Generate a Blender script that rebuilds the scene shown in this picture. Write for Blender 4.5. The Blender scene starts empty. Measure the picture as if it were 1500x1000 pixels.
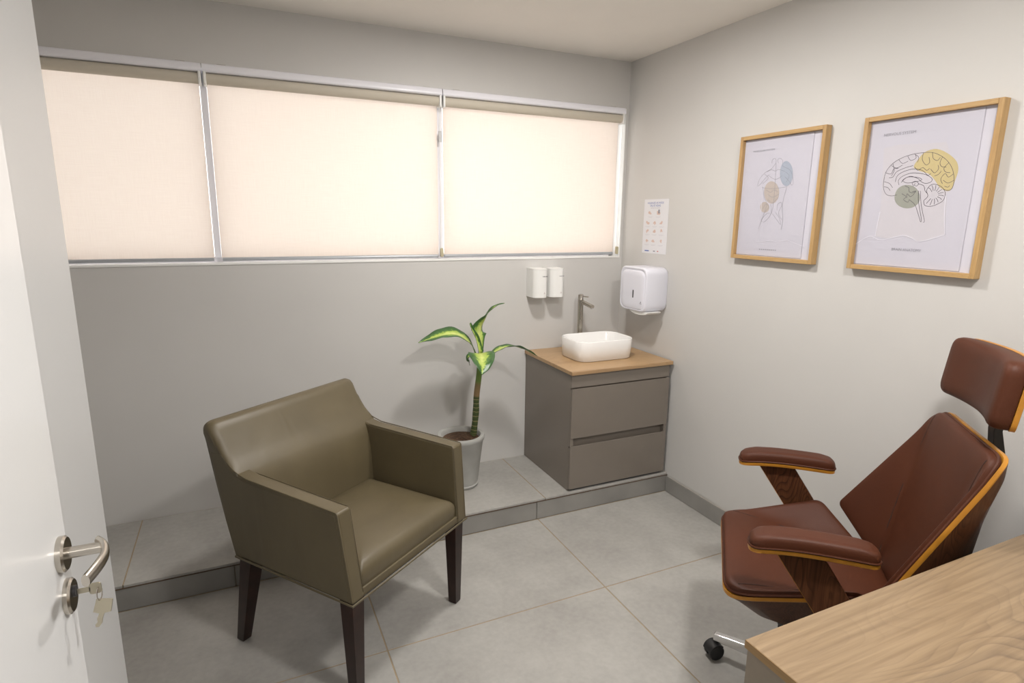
import bpy, bmesh, math, random
from mathutils import Vector, Matrix
random.seed(7)
PI = math.pi
S = bpy.context.scene
COL = S.collection

# ------------------------------------------------------------------ camera
YAW, PITCH, ROLL, FPX, CAMH = 0.433395, 0.207247, 0.0128537, 861.89, 1.55
fwd = Vector((math.sin(YAW)*math.cos(PITCH), math.cos(YAW)*math.cos(PITCH), -math.sin(PITCH)))
rt0 = Vector((math.cos(YAW), -math.sin(YAW), 0))
up0 = rt0.cross(fwd)
RT = rt0*math.cos(ROLL) + up0*math.sin(ROLL)
UP = up0*math.cos(ROLL) - rt0*math.sin(ROLL)
cam = bpy.data.cameras.new('camera')
cam.sensor_width = 36.0
cam.lens = FPX/1500*36.0
cam.clip_start = 0.02
co = bpy.data.objects.new('camera', cam)
COL.objects.link(co)
M = Matrix(((RT.x, UP.x, -fwd.x, 0), (RT.y, UP.y, -fwd.y, 0), (RT.z, UP.z, -fwd.z, CAMH), (0, 0, 0, 1)))
co.matrix_world = M
S.camera = co

# ------------------------------------------------------------------ light
S.view_settings.view_transform = 'Standard'
S.view_settings.look = 'None'
S.view_settings.gamma = 1.0
S.view_settings.exposure = 0.27
S.view_settings.use_curve_mapping = False
W = bpy.data.worlds.new('world')
S.world = W
W.use_nodes = True
bgn = W.node_tree.nodes['Background']
bgn.inputs[0].default_value = (1.0, 0.985, 1.0, 1)      # bright overcast daylight outside the blinds
bgn.inputs[1].default_value = 4.05


def lamp(x, y, z, watts, col=(1.0, 0.962, 0.925), r=0.11):
    l = bpy.data.lights.new('downlight_or_fill', 'AREA')
    l.shape = 'DISK'
    l.size = r*2
    l.energy = watts
    l.color = col
    o = bpy.data.objects.new('downlight_or_fill', l)
    o.location = (x, y, z)
    COL.objects.link(o)
    return o


lamp(0.25, -0.75, 2.40, 9)          # unseen lamp added in the corridor as soft fill through the doorway
LAMPS = [(1.12, 1.98, 19), (1.05, 0.42, 24)]
for lx, ly, lw in LAMPS:
    lamp(lx, ly, 2.425, lw)


# ------------------------------------------------------------------ pixel -> point on a known plane
def ray(px, py):
    return RT*((px-750)/FPX) - UP*((py-500)/FPX) + fwd


CP = Vector((0, 0, CAMH))


def on_x(px, py, x):
    d = ray(px, py)
    return CP + d*(x/d.x)


def on_y(px, py, y):
    d = ray(px, py)
    return CP + d*(y/d.y)


def on_z(px, py, z):
    d = ray(px, py)
    return CP + d*((z-CAMH)/d.z)


# ------------------------------------------------------------------ materials
MATS = {}


def nt_new(name):
    m = bpy.data.materials.new(name)
    m.use_nodes = True
    nt = m.node_tree
    return m, nt, nt.nodes['Principled BSDF']


def add(nt, t, **kw):
    n = nt.nodes.new(t)
    for k, v in kw.items():
        setattr(n, k, v)
    return n


def ramp(nt, stops):
    r = nt.nodes.new('ShaderNodeValToRGB')
    els = r.color_ramp.elements
    while len(els) < len(stops):
        els.new(0.5)
    for e, (p, c) in zip(els, stops):
        e.position = p
        e.color = (*c, 1)
    return r


def coords(nt, scale=(1, 1, 1), rot=(0, 0, 0), kind='Object'):
    tc = nt.nodes.new('ShaderNodeTexCoord')
    mp = nt.nodes.new('ShaderNodeMapping')
    mp.inputs['Scale'].default_value = scale
    mp.inputs['Rotation'].default_value = rot
    nt.links.new(tc.outputs[kind], mp.inputs['Vector'])
    return mp.outputs['Vector']


def plain(name, col, rough=0.5, metal=0.0, var=0.0, vscale=6, bump=0.0, bscale=200, spec=0.5, coat=0.0, bdist=0.002):
    if name in MATS:
        return MATS[name]
    m, nt, b = nt_new(name)
    b.inputs['Base Color'].default_value = (*col, 1)
    b.inputs['Roughness'].default_value = rough
    b.inputs['Metallic'].default_value = metal
    b.inputs['Specular IOR Level'].default_value = spec
    b.inputs['Coat Weight'].default_value = coat
    v = coords(nt)
    n = add(nt, 'ShaderNodeTexNoise')
    n.inputs['Scale'].default_value = vscale
    n.inputs['Detail'].default_value = 5
    nt.links.new(v, n.inputs['Vector'])
    lo = tuple(c*(1-var) for c in col)
    hi = tuple(min(1, c*(1+var)) for c in col)
    r = ramp(nt, [(0.3, lo), (0.7, hi)])
    nt.links.new(n.outputs['Fac'], r.inputs['Fac'])
    nt.links.new(r.outputs['Color'], b.inputs['Base Color'])
    if bump:
        n2 = add(nt, 'ShaderNodeTexNoise')
        n2.inputs['Scale'].default_value = bscale
        n2.inputs['Detail'].default_value = 3
        nt.links.new(v, n2.inputs['Vector'])
        bp = add(nt, 'ShaderNodeBump')
        bp.inputs['Strength'].default_value = bump
        bp.inputs['Distance'].default_value = bdist
        nt.links.new(n2.outputs['Fac'], bp.inputs['Height'])
        nt.links.new(bp.outputs['Normal'], b.inputs['Normal'])
    MATS[name] = m
    return m


def wood(name, light, mid, dark, scale, rough=0.4, grain_axis='X', swirl=1.0, lines=0.55, spec=0.5, seed=0.0, rings=26.0):
    """board: fine fibres, thin growth-ring lines that swirl into cathedrals, and a few broad darker streaks"""
    m, nt, b = nt_new(name)
    ax = {'X': 0, 'Y': 1, 'Z': 2}[grain_axis]

    def sv(k):
        return tuple(scale*(k if q == ax else 1) for q in range(3))

    def noise(vec, sc, det, dist=0.0):
        n = add(nt, 'ShaderNodeTexNoise')
        n.inputs['Scale'].default_value = sc
        n.inputs['Detail'].default_value = det
        n.inputs['Distortion'].default_value = dist
        ad = add(nt, 'ShaderNodeVectorMath', operation='ADD')
        ad.inputs[1].default_value = (seed, seed*1.7, seed*0.3)
        nt.links.new(vec, ad.inputs[0])
        nt.links.new(ad.outputs[0], n.inputs['Vector'])
        return n.outputs['Fac']

    def math2(op, a, v2, v3=None):
        n = add(nt, 'ShaderNodeMath', operation=op)
        nt.links.new(a, n.inputs[0])
        if isinstance(v2, (int, float)):
            n.inputs[1].default_value = v2
        else:
            nt.links.new(v2, n.inputs[1])
        if v3 is not None:
            n.inputs[2].default_value = v3
        return n.outputs[0]

    def mix(f, a, c):
        mx = add(nt, 'ShaderNodeMix', data_type='RGBA')
        nt.links.new(f, mx.inputs['Factor'])
        if isinstance(a, tuple):
            mx.inputs[6].default_value = (*a, 1)
        else:
            nt.links.new(a, mx.inputs[6])
        if isinstance(c, tuple):
            mx.inputs[7].default_value = (*c, 1)
        else:
            nt.links.new(c, mx.inputs[7])
        return mx.outputs[2]
    v = coords(nt, sv(0.22))
    vf = coords(nt, sv(0.03))
    fib = noise(vf, 16.0, 4)
    rf = ramp(nt, [(0.35, (0, 0, 0)), (0.65, (1, 1, 1))])
    nt.links.new(fib, rf.inputs['Fac'])
    base = mix(rf.outputs['Color'], mid, light)
    ring = noise(v, 0.8, 1.5, 0.5*swirl)
    fr = add(nt, 'ShaderNodeMath', operation='FRACT')
    nt.links.new(math2('MULTIPLY', ring, rings), fr.inputs[0])
    rl_ = ramp(nt, [(0.0, (1, 1, 1)), (0.10, (0.55, 0.55, 0.55)), (0.45, (0, 0, 0)), (0.92, (0, 0, 0)), (1.0, (1, 1, 1))])
    nt.links.new(fr.outputs[0], rl_.inputs['Fac'])
    mask = noise(v, 0.55, 2)
    rm = ramp(nt, [(0.38, (0.12, 0.12, 0.12)), (0.62, (1, 1, 1))])
    nt.links.new(mask, rm.inputs['Fac'])
    f1 = math2('MULTIPLY', math2('MULTIPLY', rl_.outputs['Color'], rm.outputs['Color']), lines)
    c1 = mix(f1, base, dark)
    stk = noise(coords(nt, sv(0.07)), 1.8, 3, 0.4)
    rs_ = ramp(nt, [(0.56, (0, 0, 0)), (0.72, (1, 1, 1))])
    nt.links.new(stk, rs_.inputs['Fac'])
    c2 = mix(math2('MULTIPLY', rs_.outputs['Color'], 0.55), c1, dark)
    nt.links.new(c2, b.inputs['Base Color'])
    b.inputs['Roughness'].default_value = rough
    b.inputs['Specular IOR Level'].default_value = spec
    bp = add(nt, 'ShaderNodeBump')
    bp.inputs['Strength'].default_value = 0.12
    bp.inputs['Distance'].default_value = 0.0005
    nt.links.new(fib, bp.inputs['Height'])
    nt.links.new(bp.outputs['Normal'], b.inputs['Normal'])
    MATS[name] = m
    return m


def leather(name, col, rough, bscale, bump, crease=0.0, spec=0.5):
    m, nt, b = nt_new(name)
    b.inputs['Specular IOR Level'].default_value = spec
    v = coords(nt)
    vo = add(nt, 'ShaderNodeTexVoronoi')
    vo.inputs['Scale'].default_value = bscale
    nt.links.new(v, vo.inputs['Vector'])
    n = add(nt, 'ShaderNodeTexNoise')
    n.inputs['Scale'].default_value = 5
    n.inputs['Detail'].default_value = 4
    nt.links.new(v, n.inputs['Vector'])
    r = ramp(nt, [(0.3, tuple(c*0.9 for c in col)), (0.7, tuple(c*1.08 for c in col))])
    nt.links.new(n.outputs['Fac'], r.inputs['Fac'])
    nt.links.new(r.outputs['Color'], b.inputs['Base Color'])
    b.inputs['Roughness'].default_value = rough
    bp = add(nt, 'ShaderNodeBump')
    bp.inputs['Strength'].default_value = bump
    bp.inputs['Distance'].default_value = 0.0008
    nt.links.new(vo.outputs['Distance'], bp.inputs['Height'])
    last = bp
    if crease:
        n2 = add(nt, 'ShaderNodeTexNoise')
        n2.inputs['Scale'].default_value = 7
        n2.inputs['Detail'].default_value = 2
        n2.inputs['Distortion'].default_value = 0.8
        v2 = coords(nt, (1.2, 1.2, 0.45))
        nt.links.new(v2, n2.inputs['Vector'])
        b2 = add(nt, 'ShaderNodeBump')
        b2.inputs['Strength'].default_value = crease
        b2.inputs['Distance'].default_value = 0.012
        nt.links.new(n2.outputs['Fac'], b2.inputs['Height'])
        nt.links.new(bp.outputs['Normal'], b2.inputs['Normal'])
        last = b2
    nt.links.new(last.outputs['Normal'], b.inputs['Normal'])
    MATS[name] = m
    return m


wall_m = plain('wall_paint', (0.60, 0.590, 0.572), 0.55, var=0.015, vscale=3, bump=0.05, bscale=350)
ceil_m = plain('ceiling_paint', (0.86, 0.83, 0.78), 0.7, var=0.01)
part_m = plain('white_laminate', (0.57, 0.575, 0.575), 0.35, var=0.01, vscale=2)
door_m = plain('white_door_lacquer', (0.80, 0.81, 0.815), 0.22, var=0.01, vscale=2)
dark_m = plain('dark_edge_trim', (0.05, 0.045, 0.045), 0.5)
grout_m = plain('grout', (0.34, 0.27, 0.18), 0.9, var=0.1, vscale=30)
white_m = plain('white_plastic', (0.86, 0.86, 0.84), 0.3)
lav_m = plain('cool_white_plastic', (0.75, 0.755, 0.83), 0.3)
alu_m = plain('white_aluminium', (0.88, 0.88, 0.94), 0.28, spec=0.7)
greyalu_m = plain('grey_aluminium', (0.42, 0.44, 0.47), 0.35, metal=0.3)
steel_m = plain('brushed_nickel', (0.54, 0.505, 0.45), 0.24, metal=1.0, bump=0.04, bscale=900)
chrome_m = plain('chrome', (0.75, 0.75, 0.75), 0.12, metal=1.0)
brass_m = plain('nickel_key', (0.50, 0.46, 0.36), 0.35, metal=1.0)
black_m = plain('black_plastic', (0.012, 0.012, 0.013), 0.4)
blackin_m = plain('dark_slot', (0.05, 0.05, 0.055), 0.4)
cream_m = plain('cream_plastic', (0.50, 0.45, 0.30), 0.5)
vanity_m = plain('taupe_lacquer', (0.205, 0.178, 0.150), 0.2, var=0.01)
deskpan_m = plain('taupe_board', (0.27, 0.225, 0.175), 0.5, var=0.03, vscale=40)
ceramic_m = plain('white_ceramic', (0.88, 0.875, 0.86), 0.08, coat=0.3)
paper_m = plain('paper_white', (0.54, 0.53, 0.60), 0.6)
backing_m = plain('backing_card', (0.60, 0.59, 0.66), 0.6)
torn_m = plain('torn_paper_print', (0.555, 0.535, 0.58), 0.6)
ink_m = plain('ink_line', (0.10, 0.09, 0.11), 0.7)
softink_m = plain('grey_ink_line', (0.27, 0.27, 0.31), 0.7)
yel_m = plain('print_yellow', (0.54, 0.45, 0.23), 0.6)
grn_m = plain('print_sage', (0.31, 0.32, 0.28), 0.6)
blu_m = plain('print_blue_grey', (0.36, 0.40, 0.48), 0.6)
tan_m = plain('print_tan', (0.46, 0.405, 0.375), 0.6)
blueink_m = plain('print_blue', (0.10, 0.16, 0.45), 0.6)
skin_m = plain('print_skin', (0.66, 0.50, 0.44), 0.6)
redink_m = plain('print_red', (0.60, 0.25, 0.25), 0.6)
pot_m = plain('grey_fibre_pot', (0.40, 0.40, 0.38), 0.7, var=0.08, vscale=12, bump=0.3, bscale=60)
soil_m = plain('soil', (0.10, 0.055, 0.03), 0.95, var=0.4, vscale=60, bump=0.8, bscale=90, bdist=0.01)
oak_frame_m = wood('frame_oak', (0.52, 0.34, 0.15), (0.46, 0.29, 0.12), (0.36, 0.21, 0.08), 22, 0.5, 'Z', 0.4)
oak_frame_h = wood('frame_oak_h', (0.52, 0.34, 0.15), (0.46, 0.29, 0.12), (0.36, 0.21, 0.08), 22, 0.5, 'Y', 0.4)
desk_wood = wood('desk_wood', (0.295, 0.210, 0.124), (0.222, 0.153, 0.088), (0.085, 0.056, 0.038), 6.0, 0.42, 'X', 1.2, 0.80, seed=3.1)
edge_wood = wood('desk_edge', (0.36, 0.23, 0.10), (0.31, 0.19, 0.08), (0.20, 0.11, 0.05), 8, 0.5, 'Y', 0.5)
top_wood = wood('vanity_wood', (0.47, 0.31, 0.165), (0.42, 0.27, 0.14), (0.28, 0.17, 0.085), 7, 0.4, 'X', 0.6, 0.4, seed=1.3)
walnut_m = wood('walnut', (0.115, 0.045, 0.020), (0.080, 0.030, 0.013), (0.015, 0.006, 0.003), 14, 0.4, 'Z', 0.5, 0.8, 0.25)
ply_m = plain('plywood_edge', (0.50, 0.22, 0.025), 0.35, var=0.15, vscale=20)
legwood_m = plain('dark_stained_wood', (0.024, 0.009, 0.006), 0.35, spec=0.3, var=0.3, vscale=20)
taupe_leather = leather('taupe_leather', (0.118, 0.095, 0.053), 0.42, 700, 0.12, 0.16)
brown_leather = leather('brown_leather', (0.075, 0.0225, 0.0100), 0.5, 420, 0.3, spec=0.25)
seam_m = plain('seam_thread', (0.030, 0.011, 0.006), 0.7)
tseam_m = plain('taupe_seam', (0.085, 0.066, 0.036), 0.6)


def tile_mat():
    m, nt, b = nt_new('grey_porcelain')
    tc = add(nt, 'ShaderNodeNewGeometry')
    oi = add(nt, 'ShaderNodeObjectInfo')
    n1 = add(nt, 'ShaderNodeTexNoise')
    n1.inputs['Scale'].default_value = 3.0
    n1.inputs['Detail'].default_value = 8
    n1.inputs['Roughness'].default_value = 0.65
    nt.links.new(tc.outputs['Position'], n1.inputs['Vector'])
    n2 = add(nt, 'ShaderNodeTexNoise')
    n2.inputs['Scale'].default_value = 45.0
    n2.inputs['Detail'].default_value = 3
    nt.links.new(tc.outputs['Position'], n2.inputs['Vector'])
    mx = add(nt, 'ShaderNodeMath', operation='MULTIPLY_ADD')
    mx.inputs[1].default_value = 0.35
    nt.links.new(n2.outputs['Fac'], mx.inputs[0])
    nt.links.new(n1.outputs['Fac'], mx.inputs[2])
    r = ramp(nt, [(0.48, (0.315, 0.305, 0.285)), (0.85, (0.415, 0.405, 0.38))])
    nt.links.new(mx.outputs[0], r.inputs['Fac'])
    nt.links.new(r.outputs['Color'], b.inputs['Base Color'])
    b.inputs['Roughness'].default_value = 0.45
    return m


tile_m = tile_mat()
riser_m = plain('grey_porcelain_riser', (0.27, 0.262, 0.245), 0.45, var=0.12, vscale=5)


def glass_mat():
    m, nt, b = nt_new('clear_glass')
    b.inputs['Base Color'].default_value = (0.95, 0.98, 0.97, 1)
    b.inputs['Roughness'].default_value = 0.0
    b.inputs['Transmission Weight'].default_value = 1.0
    b.inputs['IOR'].default_value = 1.45
    return m


glass_m = glass_mat()


def film_mat():
    """clear, slightly wavy cover sheet of the picture frames"""
    m = bpy.data.materials.new('clear_wavy_film')
    m.use_nodes = True
    nt = m.node_tree
    nt.nodes.clear()
    out = add(nt, 'ShaderNodeOutputMaterial')
    tr = add(nt, 'ShaderNodeBsdfTransparent')
    gl = add(nt, 'ShaderNodeBsdfGlossy')
    gl.inputs['Roughness'].default_value = 0.06
    fr = add(nt, 'ShaderNodeLayerWeight')
    fr.inputs['Blend'].default_value = 0.12
    fm = add(nt, 'ShaderNodeMath', operation='MULTIPLY')
    fm.inputs[1].default_value = 0.5
    nt.links.new(fr.outputs[0], fm.inputs[0])
    n = add(nt, 'ShaderNodeTexNoise')
    n.inputs['Scale'].default_value = 7
    n.inputs['Detail'].default_value = 2
    n.inputs['Distortion'].default_value = 0.7
    nt.links.new(coords(nt), n.inputs['Vector'])
    bp = add(nt, 'ShaderNodeBump')
    bp.inputs['Strength'].default_value = 0.35
    bp.inputs['Distance'].default_value = 0.02
    nt.links.new(n.outputs['Fac'], bp.inputs['Height'])
    nt.links.new(bp.outputs['Normal'], gl.inputs['Normal'])
    mx = add(nt, 'ShaderNodeMixShader')
    nt.links.new(fm.outputs[0], mx.inputs[0])
    nt.links.new(tr.outputs[0], mx.inputs[1])
    nt.links.new(gl.outputs[0], mx.inputs[2])
    nt.links.new(mx.outputs[0], out.inputs[0])
    return m


film_m = film_mat()


def fabric_mat():
    m = bpy.data.materials.new('cream_blind_fabric')
    m.use_nodes = True
    nt = m.node_tree
    nt.nodes.clear()
    out = add(nt, 'ShaderNodeOutputMaterial')
    tl = add(nt, 'ShaderNodeBsdfTranslucent')
    df = add(nt, 'ShaderNodeBsdfDiffuse')
    v = coords(nt, (1, 1, 1))
    w1 = add(nt, 'ShaderNodeTexNoise')
    w1.inputs['Scale'].default_value = 1.0
    nt.links.new(coords(nt, (420, 1, 12)), w1.inputs['Vector'])
    w2 = add(nt, 'ShaderNodeTexNoise')
    w2.inputs['Scale'].default_value = 1.0
    nt.links.new(coords(nt, (12, 1, 420)), w2.inputs['Vector'])
    ad = add(nt, 'ShaderNodeMath', operation='ADD')
    nt.links.new(w1.outputs['Fac'], ad.inputs[0])
    nt.links.new(w2.outputs['Fac'], ad.inputs[1])
    r = ramp(nt, [(0.55, (0.765, 0.655, 0.57)), (1.0, (0.80, 0.695, 0.61))])
    hf = add(nt, 'ShaderNodeMath', operation='MULTIPLY')
    hf.inputs[1].default_value = 0.85
    nt.links.new(ad.outputs[0], hf.inputs[0])
    nt.links.new(hf.outputs[0], r.inputs['Fac'])
    nt.links.new(r.outputs['Color'], tl.inputs['Color'])
    nt.links.new(r.outputs['Color'], df.inputs['Color'])
    mx = add(nt, 'ShaderNodeMixShader')
    mx.inputs[0].default_value = 0.62
    nt.links.new(tl.outputs[0], mx.inputs[1])
    nt.links.new(df.outputs[0], mx.inputs[2])
    nt.links.new(mx.outputs[0], out.inputs[0])
    return m


fabric_m = fabric_mat()
roll_m = plain('blind_fabric_roll', (0.60, 0.55, 0.46), 0.8)


def leaf_mat():
    m, nt, b = nt_new('variegated_leaf')
    uv = add(nt, 'ShaderNodeUVMap')
    sp = add(nt, 'ShaderNodeSeparateXYZ')
    nt.links.new(uv.outputs[0], sp.inputs[0])
    a = add(nt, 'ShaderNodeMath', operation='SUBTRACT')
    a.inputs[1].default_value = 0.5
    nt.links.new(sp.outputs['X'], a.inputs[0])
    ab = add(nt, 'ShaderNodeMath', operation='ABSOLUTE')
    nt.links.new(a.outputs[0], ab.inputs[0])
    # tip gets greener
    tp = add(nt, 'ShaderNodeMath', operation='MULTIPLY_ADD')
    nt.links.new(sp.outputs['Y'], tp.inputs[0])
    tp.inputs[1].default_value = 0.36
    nt.links.new(ab.outputs[0], tp.inputs[2])
    n = add(nt, 'ShaderNodeTexNoise')
    n.inputs['Scale'].default_value = 1.0
    n.inputs['Detail'].default_value = 5
    mp = add(nt, 'ShaderNodeMapping')
    mp.inputs['Scale'].default_value = (9, 22, 1)
    nt.links.new(uv.outputs[0], mp.inputs['Vector'])
    nt.links.new(mp.outputs[0], n.inputs['Vector'])
    s2 = add(nt, 'ShaderNodeMath', operation='MULTIPLY_ADD')
    nt.links.new(n.outputs['Fac'], s2.inputs[0])
    s2.inputs[1].default_value = 0.42
    nt.links.new(tp.outputs[0], s2.inputs[2])
    r = ramp(nt, [(0.36, (0.58, 0.64, 0.20)), (0.58, (0.34, 0.47, 0.08)), (0.65, (0.07, 0.17, 0.035)), (0.8, (0.04, 0.11, 0.03))])
    nt.links.new(s2.outputs[0], r.inputs['Fac'])
    nt.links.new(r.outputs['Color'], b.inputs['Base Color'])
    b.inputs['Roughness'].default_value = 0.35
    b.inputs['Subsurface Weight'].default_value = 0.0
    return m


leaf_m = leaf_mat()


def stem_mat():
    m, nt, b = nt_new('ringed_cane_stem')
    uv = add(nt, 'ShaderNodeUVMap')
    sp = add(nt, 'ShaderNodeSeparateXYZ')
    nt.links.new(uv.outputs[0], sp.inputs[0])
    n = add(nt, 'ShaderNodeTexNoise')
    n.inputs['Scale'].default_value = 12
    nt.links.new(uv.outputs[0], n.inputs['Vector'])
    ad = add(nt, 'ShaderNodeMath', operation='MULTIPLY_ADD')
    ad.inputs[1].default_value = 0.02
    nt.links.new(n.outputs['Fac'], ad.inputs[0])
    nt.links.new(sp.outputs['Y'], ad.inputs[2])
    mu = add(nt, 'ShaderNodeMath', operation='MULTIPLY')
    mu.inputs[1].default_value = 25.0
    nt.links.new(ad.outputs[0], mu.inputs[0])
    fr = add(nt, 'ShaderNodeMath', operation='FRACT')
    nt.links.new(mu.outputs[0], fr.inputs[0])
    rr = ramp(nt, [(0.0, (0.30, 0.26, 0.12)), (0.12, (0.30, 0.26, 0.12)), (0.2, (0.045, 0.07, 0.02)), (0.95, (0.07, 0.10, 0.03))])
    nt.links.new(fr.outputs[0], rr.inputs['Fac'])
    r2 = ramp(nt, [(0.0, (0, 0, 0)), (0.50, (0, 0, 0)), (0.52, (1, 1, 1))])
    nt.links.new(ad.outputs[0], r2.inputs['Fac'])
    r3 = ramp(nt, [(0.50, (0.27, 0.17, 0.08)), (0.62, (0.20, 0.14, 0.06)), (0.66, (0.13, 0.20, 0.04)), (1.0, (0.16, 0.30, 0.05))])
    nt.links.new(ad.outputs[0], r3.inputs['Fac'])
    mx = add(nt, 'ShaderNodeMix', data_type='RGBA')
    nt.links.new(r2.outputs['Color'], mx.inputs['Factor'])
    nt.links.new(rr.outputs['Color'], mx.inputs[6])
    nt.links.new(r3.outputs['Color'], mx.inputs[7])
    nt.links.new(mx.outputs[2], b.inputs['Base Color'])
    b.inputs['Roughness'].default_value = 0.5
    return m


stem_m = stem_mat()


# ------------------------------------------------------------------ object helpers
def thing(name, label, cat, loc, rz=0, group=None):
    o = bpy.data.objects.new(name, None)
    COL.objects.link(o)
    o.empty_display_size = 0.1
    o.location = loc
    o.rotation_euler = (0, 0, rz)
    o['label'] = label
    o['category'] = cat
    if group:
        o['group'] = group
    return o


def obj(name, bm, mat, parent=None, world=True, bevel=0.0, seg=2, sharp=40, label=None, kind=None, smooth=True, mats=None):
    """link a bmesh as ONE mesh object; world=True: verts are given in world axes, moved to the root's origin"""
    me = bpy.data.meshes.new(name)
    bmesh.ops.recalc_face_normals(bm, faces=bm.faces[:])
    if parent is not None and world:
        root = parent
        off = Vector((0, 0, 0))
        while root is not None:
            off += Vector(root.location)
            root = root.parent
        bmesh.ops.translate(bm, verts=bm.verts[:], vec=-off)
    bm.to_mesh(me)
    bm.free()
    for m in (mats or [mat]):
        me.materials.append(m)
    if smooth:
        for p in me.polygons:
            p.use_smooth = True
        me.set_sharp_from_angle(angle=math.radians(sharp))
    o = bpy.data.objects.new(name, me)
    COL.objects.link(o)
    if parent is not None:
        o.parent = parent
    if bevel:
        md = o.modifiers.new('bevel', 'BEVEL')
        md.width = bevel
        md.segments = seg
        md.limit_method = 'ANGLE'
        md.angle_limit = math.radians(35)
        md.harden_normals = True
    if label:
        o['label'] = label
    if kind:
        o['kind'] = kind
    return o


def box(bm, x0, x1, y0, y1, z0, z1):
    vs = [bm.verts.new(p) for p in ((x0, y0, z0), (x1, y0, z0), (x1, y1, z0), (x0, y1, z0), (x0, y0, z1), (x1, y0, z1), (x1, y1, z1), (x0, y1, z1))]
    for f in ((0, 3, 2, 1), (4, 5, 6, 7), (0, 1, 5, 4), (1, 2, 6, 5), (2, 3, 7, 6), (3, 0, 4, 7)):
        bm.faces.new([vs[i] for i in f])


def bx(*a):
    bm = bmesh.new()
    box(bm, *a)
    return bm


def loft(bm, rings, cap=True, closed=True):
    R = [[bm.verts.new(p) for p in r] for r in rings]
    n = len(R[0])
    for a, b in zip(R, R[1:]):
        for i in range(n if closed else n-1):
            j = (i+1) % n
            bm.faces.new((a[i], a[j], b[j], b[i]))
    if cap:
        bm.faces.new(R[0])
        bm.faces.new(list(reversed(R[-1])))
    return R


def tube(bm, pts, r, n=10, cap=True, uvl=None):
    pts = [Vector(p) for p in pts]
    rs = r if isinstance(r, (list, tuple)) else [r]*len(pts)
    t0 = (pts[1]-pts[0]).normalized()
    ref = Vector((0, 0, 1)) if abs(t0.z) < 0.9 else Vector((1, 0, 0))
    u = t0.cross(ref).normalized()
    rings = []
    for i, p in enumerate(pts):
        t = (pts[min(i+1, len(pts)-1)] - pts[max(i-1, 0)]).normalized()
        u = (u - t*u.dot(t)).normalized()
        w = t.cross(u)
        rings.append([p + (u*math.cos(2*PI*k/n) + w*math.sin(2*PI*k/n))*rs[i] for k in range(n)])
    return loft(bm, rings, cap)


def tb(pts, r, n=10):
    bm = bmesh.new()
    tube(bm, pts, r, n)
    return bm


def lathe(bm, prof, c, n=40):
    rings = [[(c[0]+r*math.cos(2*PI*k/n), c[1]+r*math.sin(2*PI*k/n), c[2]+z) for k in range(n)] for r, z in prof]
    loft(bm, rings, True)


def catmull(pts, sub=6, closed=False):
    P = [Vector(p) for p in pts]
    out = []
    n = len(P)
    rng = range(n) if closed else range(n-1)
    for i in rng:
        if closed:
            a, b, c, d = P[i-1], P[i], P[(i+1) % n], P[(i+2) % n]
        else:
            a, b, c, d = P[max(i-1, 0)], P[i], P[i+1], P[min(i+2, n-1)]
        for k in range(sub):
            t = k/sub
            out.append(0.5*((2*b) + (c-a)*t + (2*a-5*b+4*c-d)*t*t + (3*b-a-3*c+d)*t**3))
    if not closed:
        out.append(P[-1])
    return out


def rpoly(pts, radii, n=6):
    """2-D polygon with rounded corners"""
    out = []
    m = len(pts)
    for i in range(m):
        p = Vector(pts[i])
        a = (Vector(pts[i-1])-p)
        b = (Vector(pts[(i+1) % m])-p)
        r = radii[i] if isinstance(radii, (list, tuple)) else radii
        ta, tb_ = a.normalized(), b.normalized()
        ang = ta.angle(tb_)
        d = min(r/math.tan(ang/2), a.length*0.49, b.length*0.49)
        s, e = p+ta*d, p+tb_*d
        for k in range(n+1):
            t = k/n
            out.append(s*(1-t)**2 + p*2*t*(1-t) + e*t*t)
    return out


def densify(poly, step):
    out = []
    for i, p in enumerate(poly):
        q = poly[(i+1) % len(poly)]
        k = max(1, int((q-p).length/step))
        out += [p+(q-p)*(j/k) for j in range(k)]
    return out


def prism(bm, poly, axis, a0, a1, nseg=1):
    """extrude polygon along an axis; poly coords are the other two axes in order"""
    def P(u, v, a):
        return {'X': (a, u, v), 'Y': (u, a, v), 'Z': (u, v, a)}[axis]
    rings = [[P(u, v, a0+(a1-a0)*k/nseg) for u, v in poly] for k in range(nseg+1)]
    loft(bm, rings, True)


def pad(outline, f3, prof_front, prof_back, inner=8):
    """closed cushion: rings shrink from the outline to its centre; f3(u, v, d) places a point.
    prof_front / prof_back: list of (s, d) from outline towards the centre"""
    c = Vector((0, 0))
    for p in outline:
        c += p
    c /= len(outline)
    bm = bmesh.new()

    def full(prof):
        s0, d0 = prof[-1]
        return list(prof) + [(s0*(1-k/inner), d0) for k in range(1, inner)]
    rings = []
    for s, d in reversed(full(prof_back)):
        rings.append([f3(*(c+(p-c)*s), d) for p in outline])
    for s, d in full(prof_front):
        rings.append([f3(*(c+(p-c)*s), d) for p in outline])
    R = loft(bm, rings, False)
    for ring, d in ((R[0], prof_back[-1][1]), (R[-1], prof_front[-1][1])):
        v = bm.verts.new(f3(c.x, c.y, d))
        n = len(ring)
        for i in range(n):
            bm.faces.new((ring[i], ring[(i+1) % n], v))
    return bm


def rect_loop(x0, x1, y0, y1, r, n=6):
    return rpoly([(x0, y0), (x1, y0), (x1, y1), (x0, y1)], r, n)


def struct(name, bm, mat, bevel=0.0, parent=None):
    o = obj(name, bm, mat, parent, bevel=bevel)
    o['kind'] = 'structure'
    return o


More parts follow.
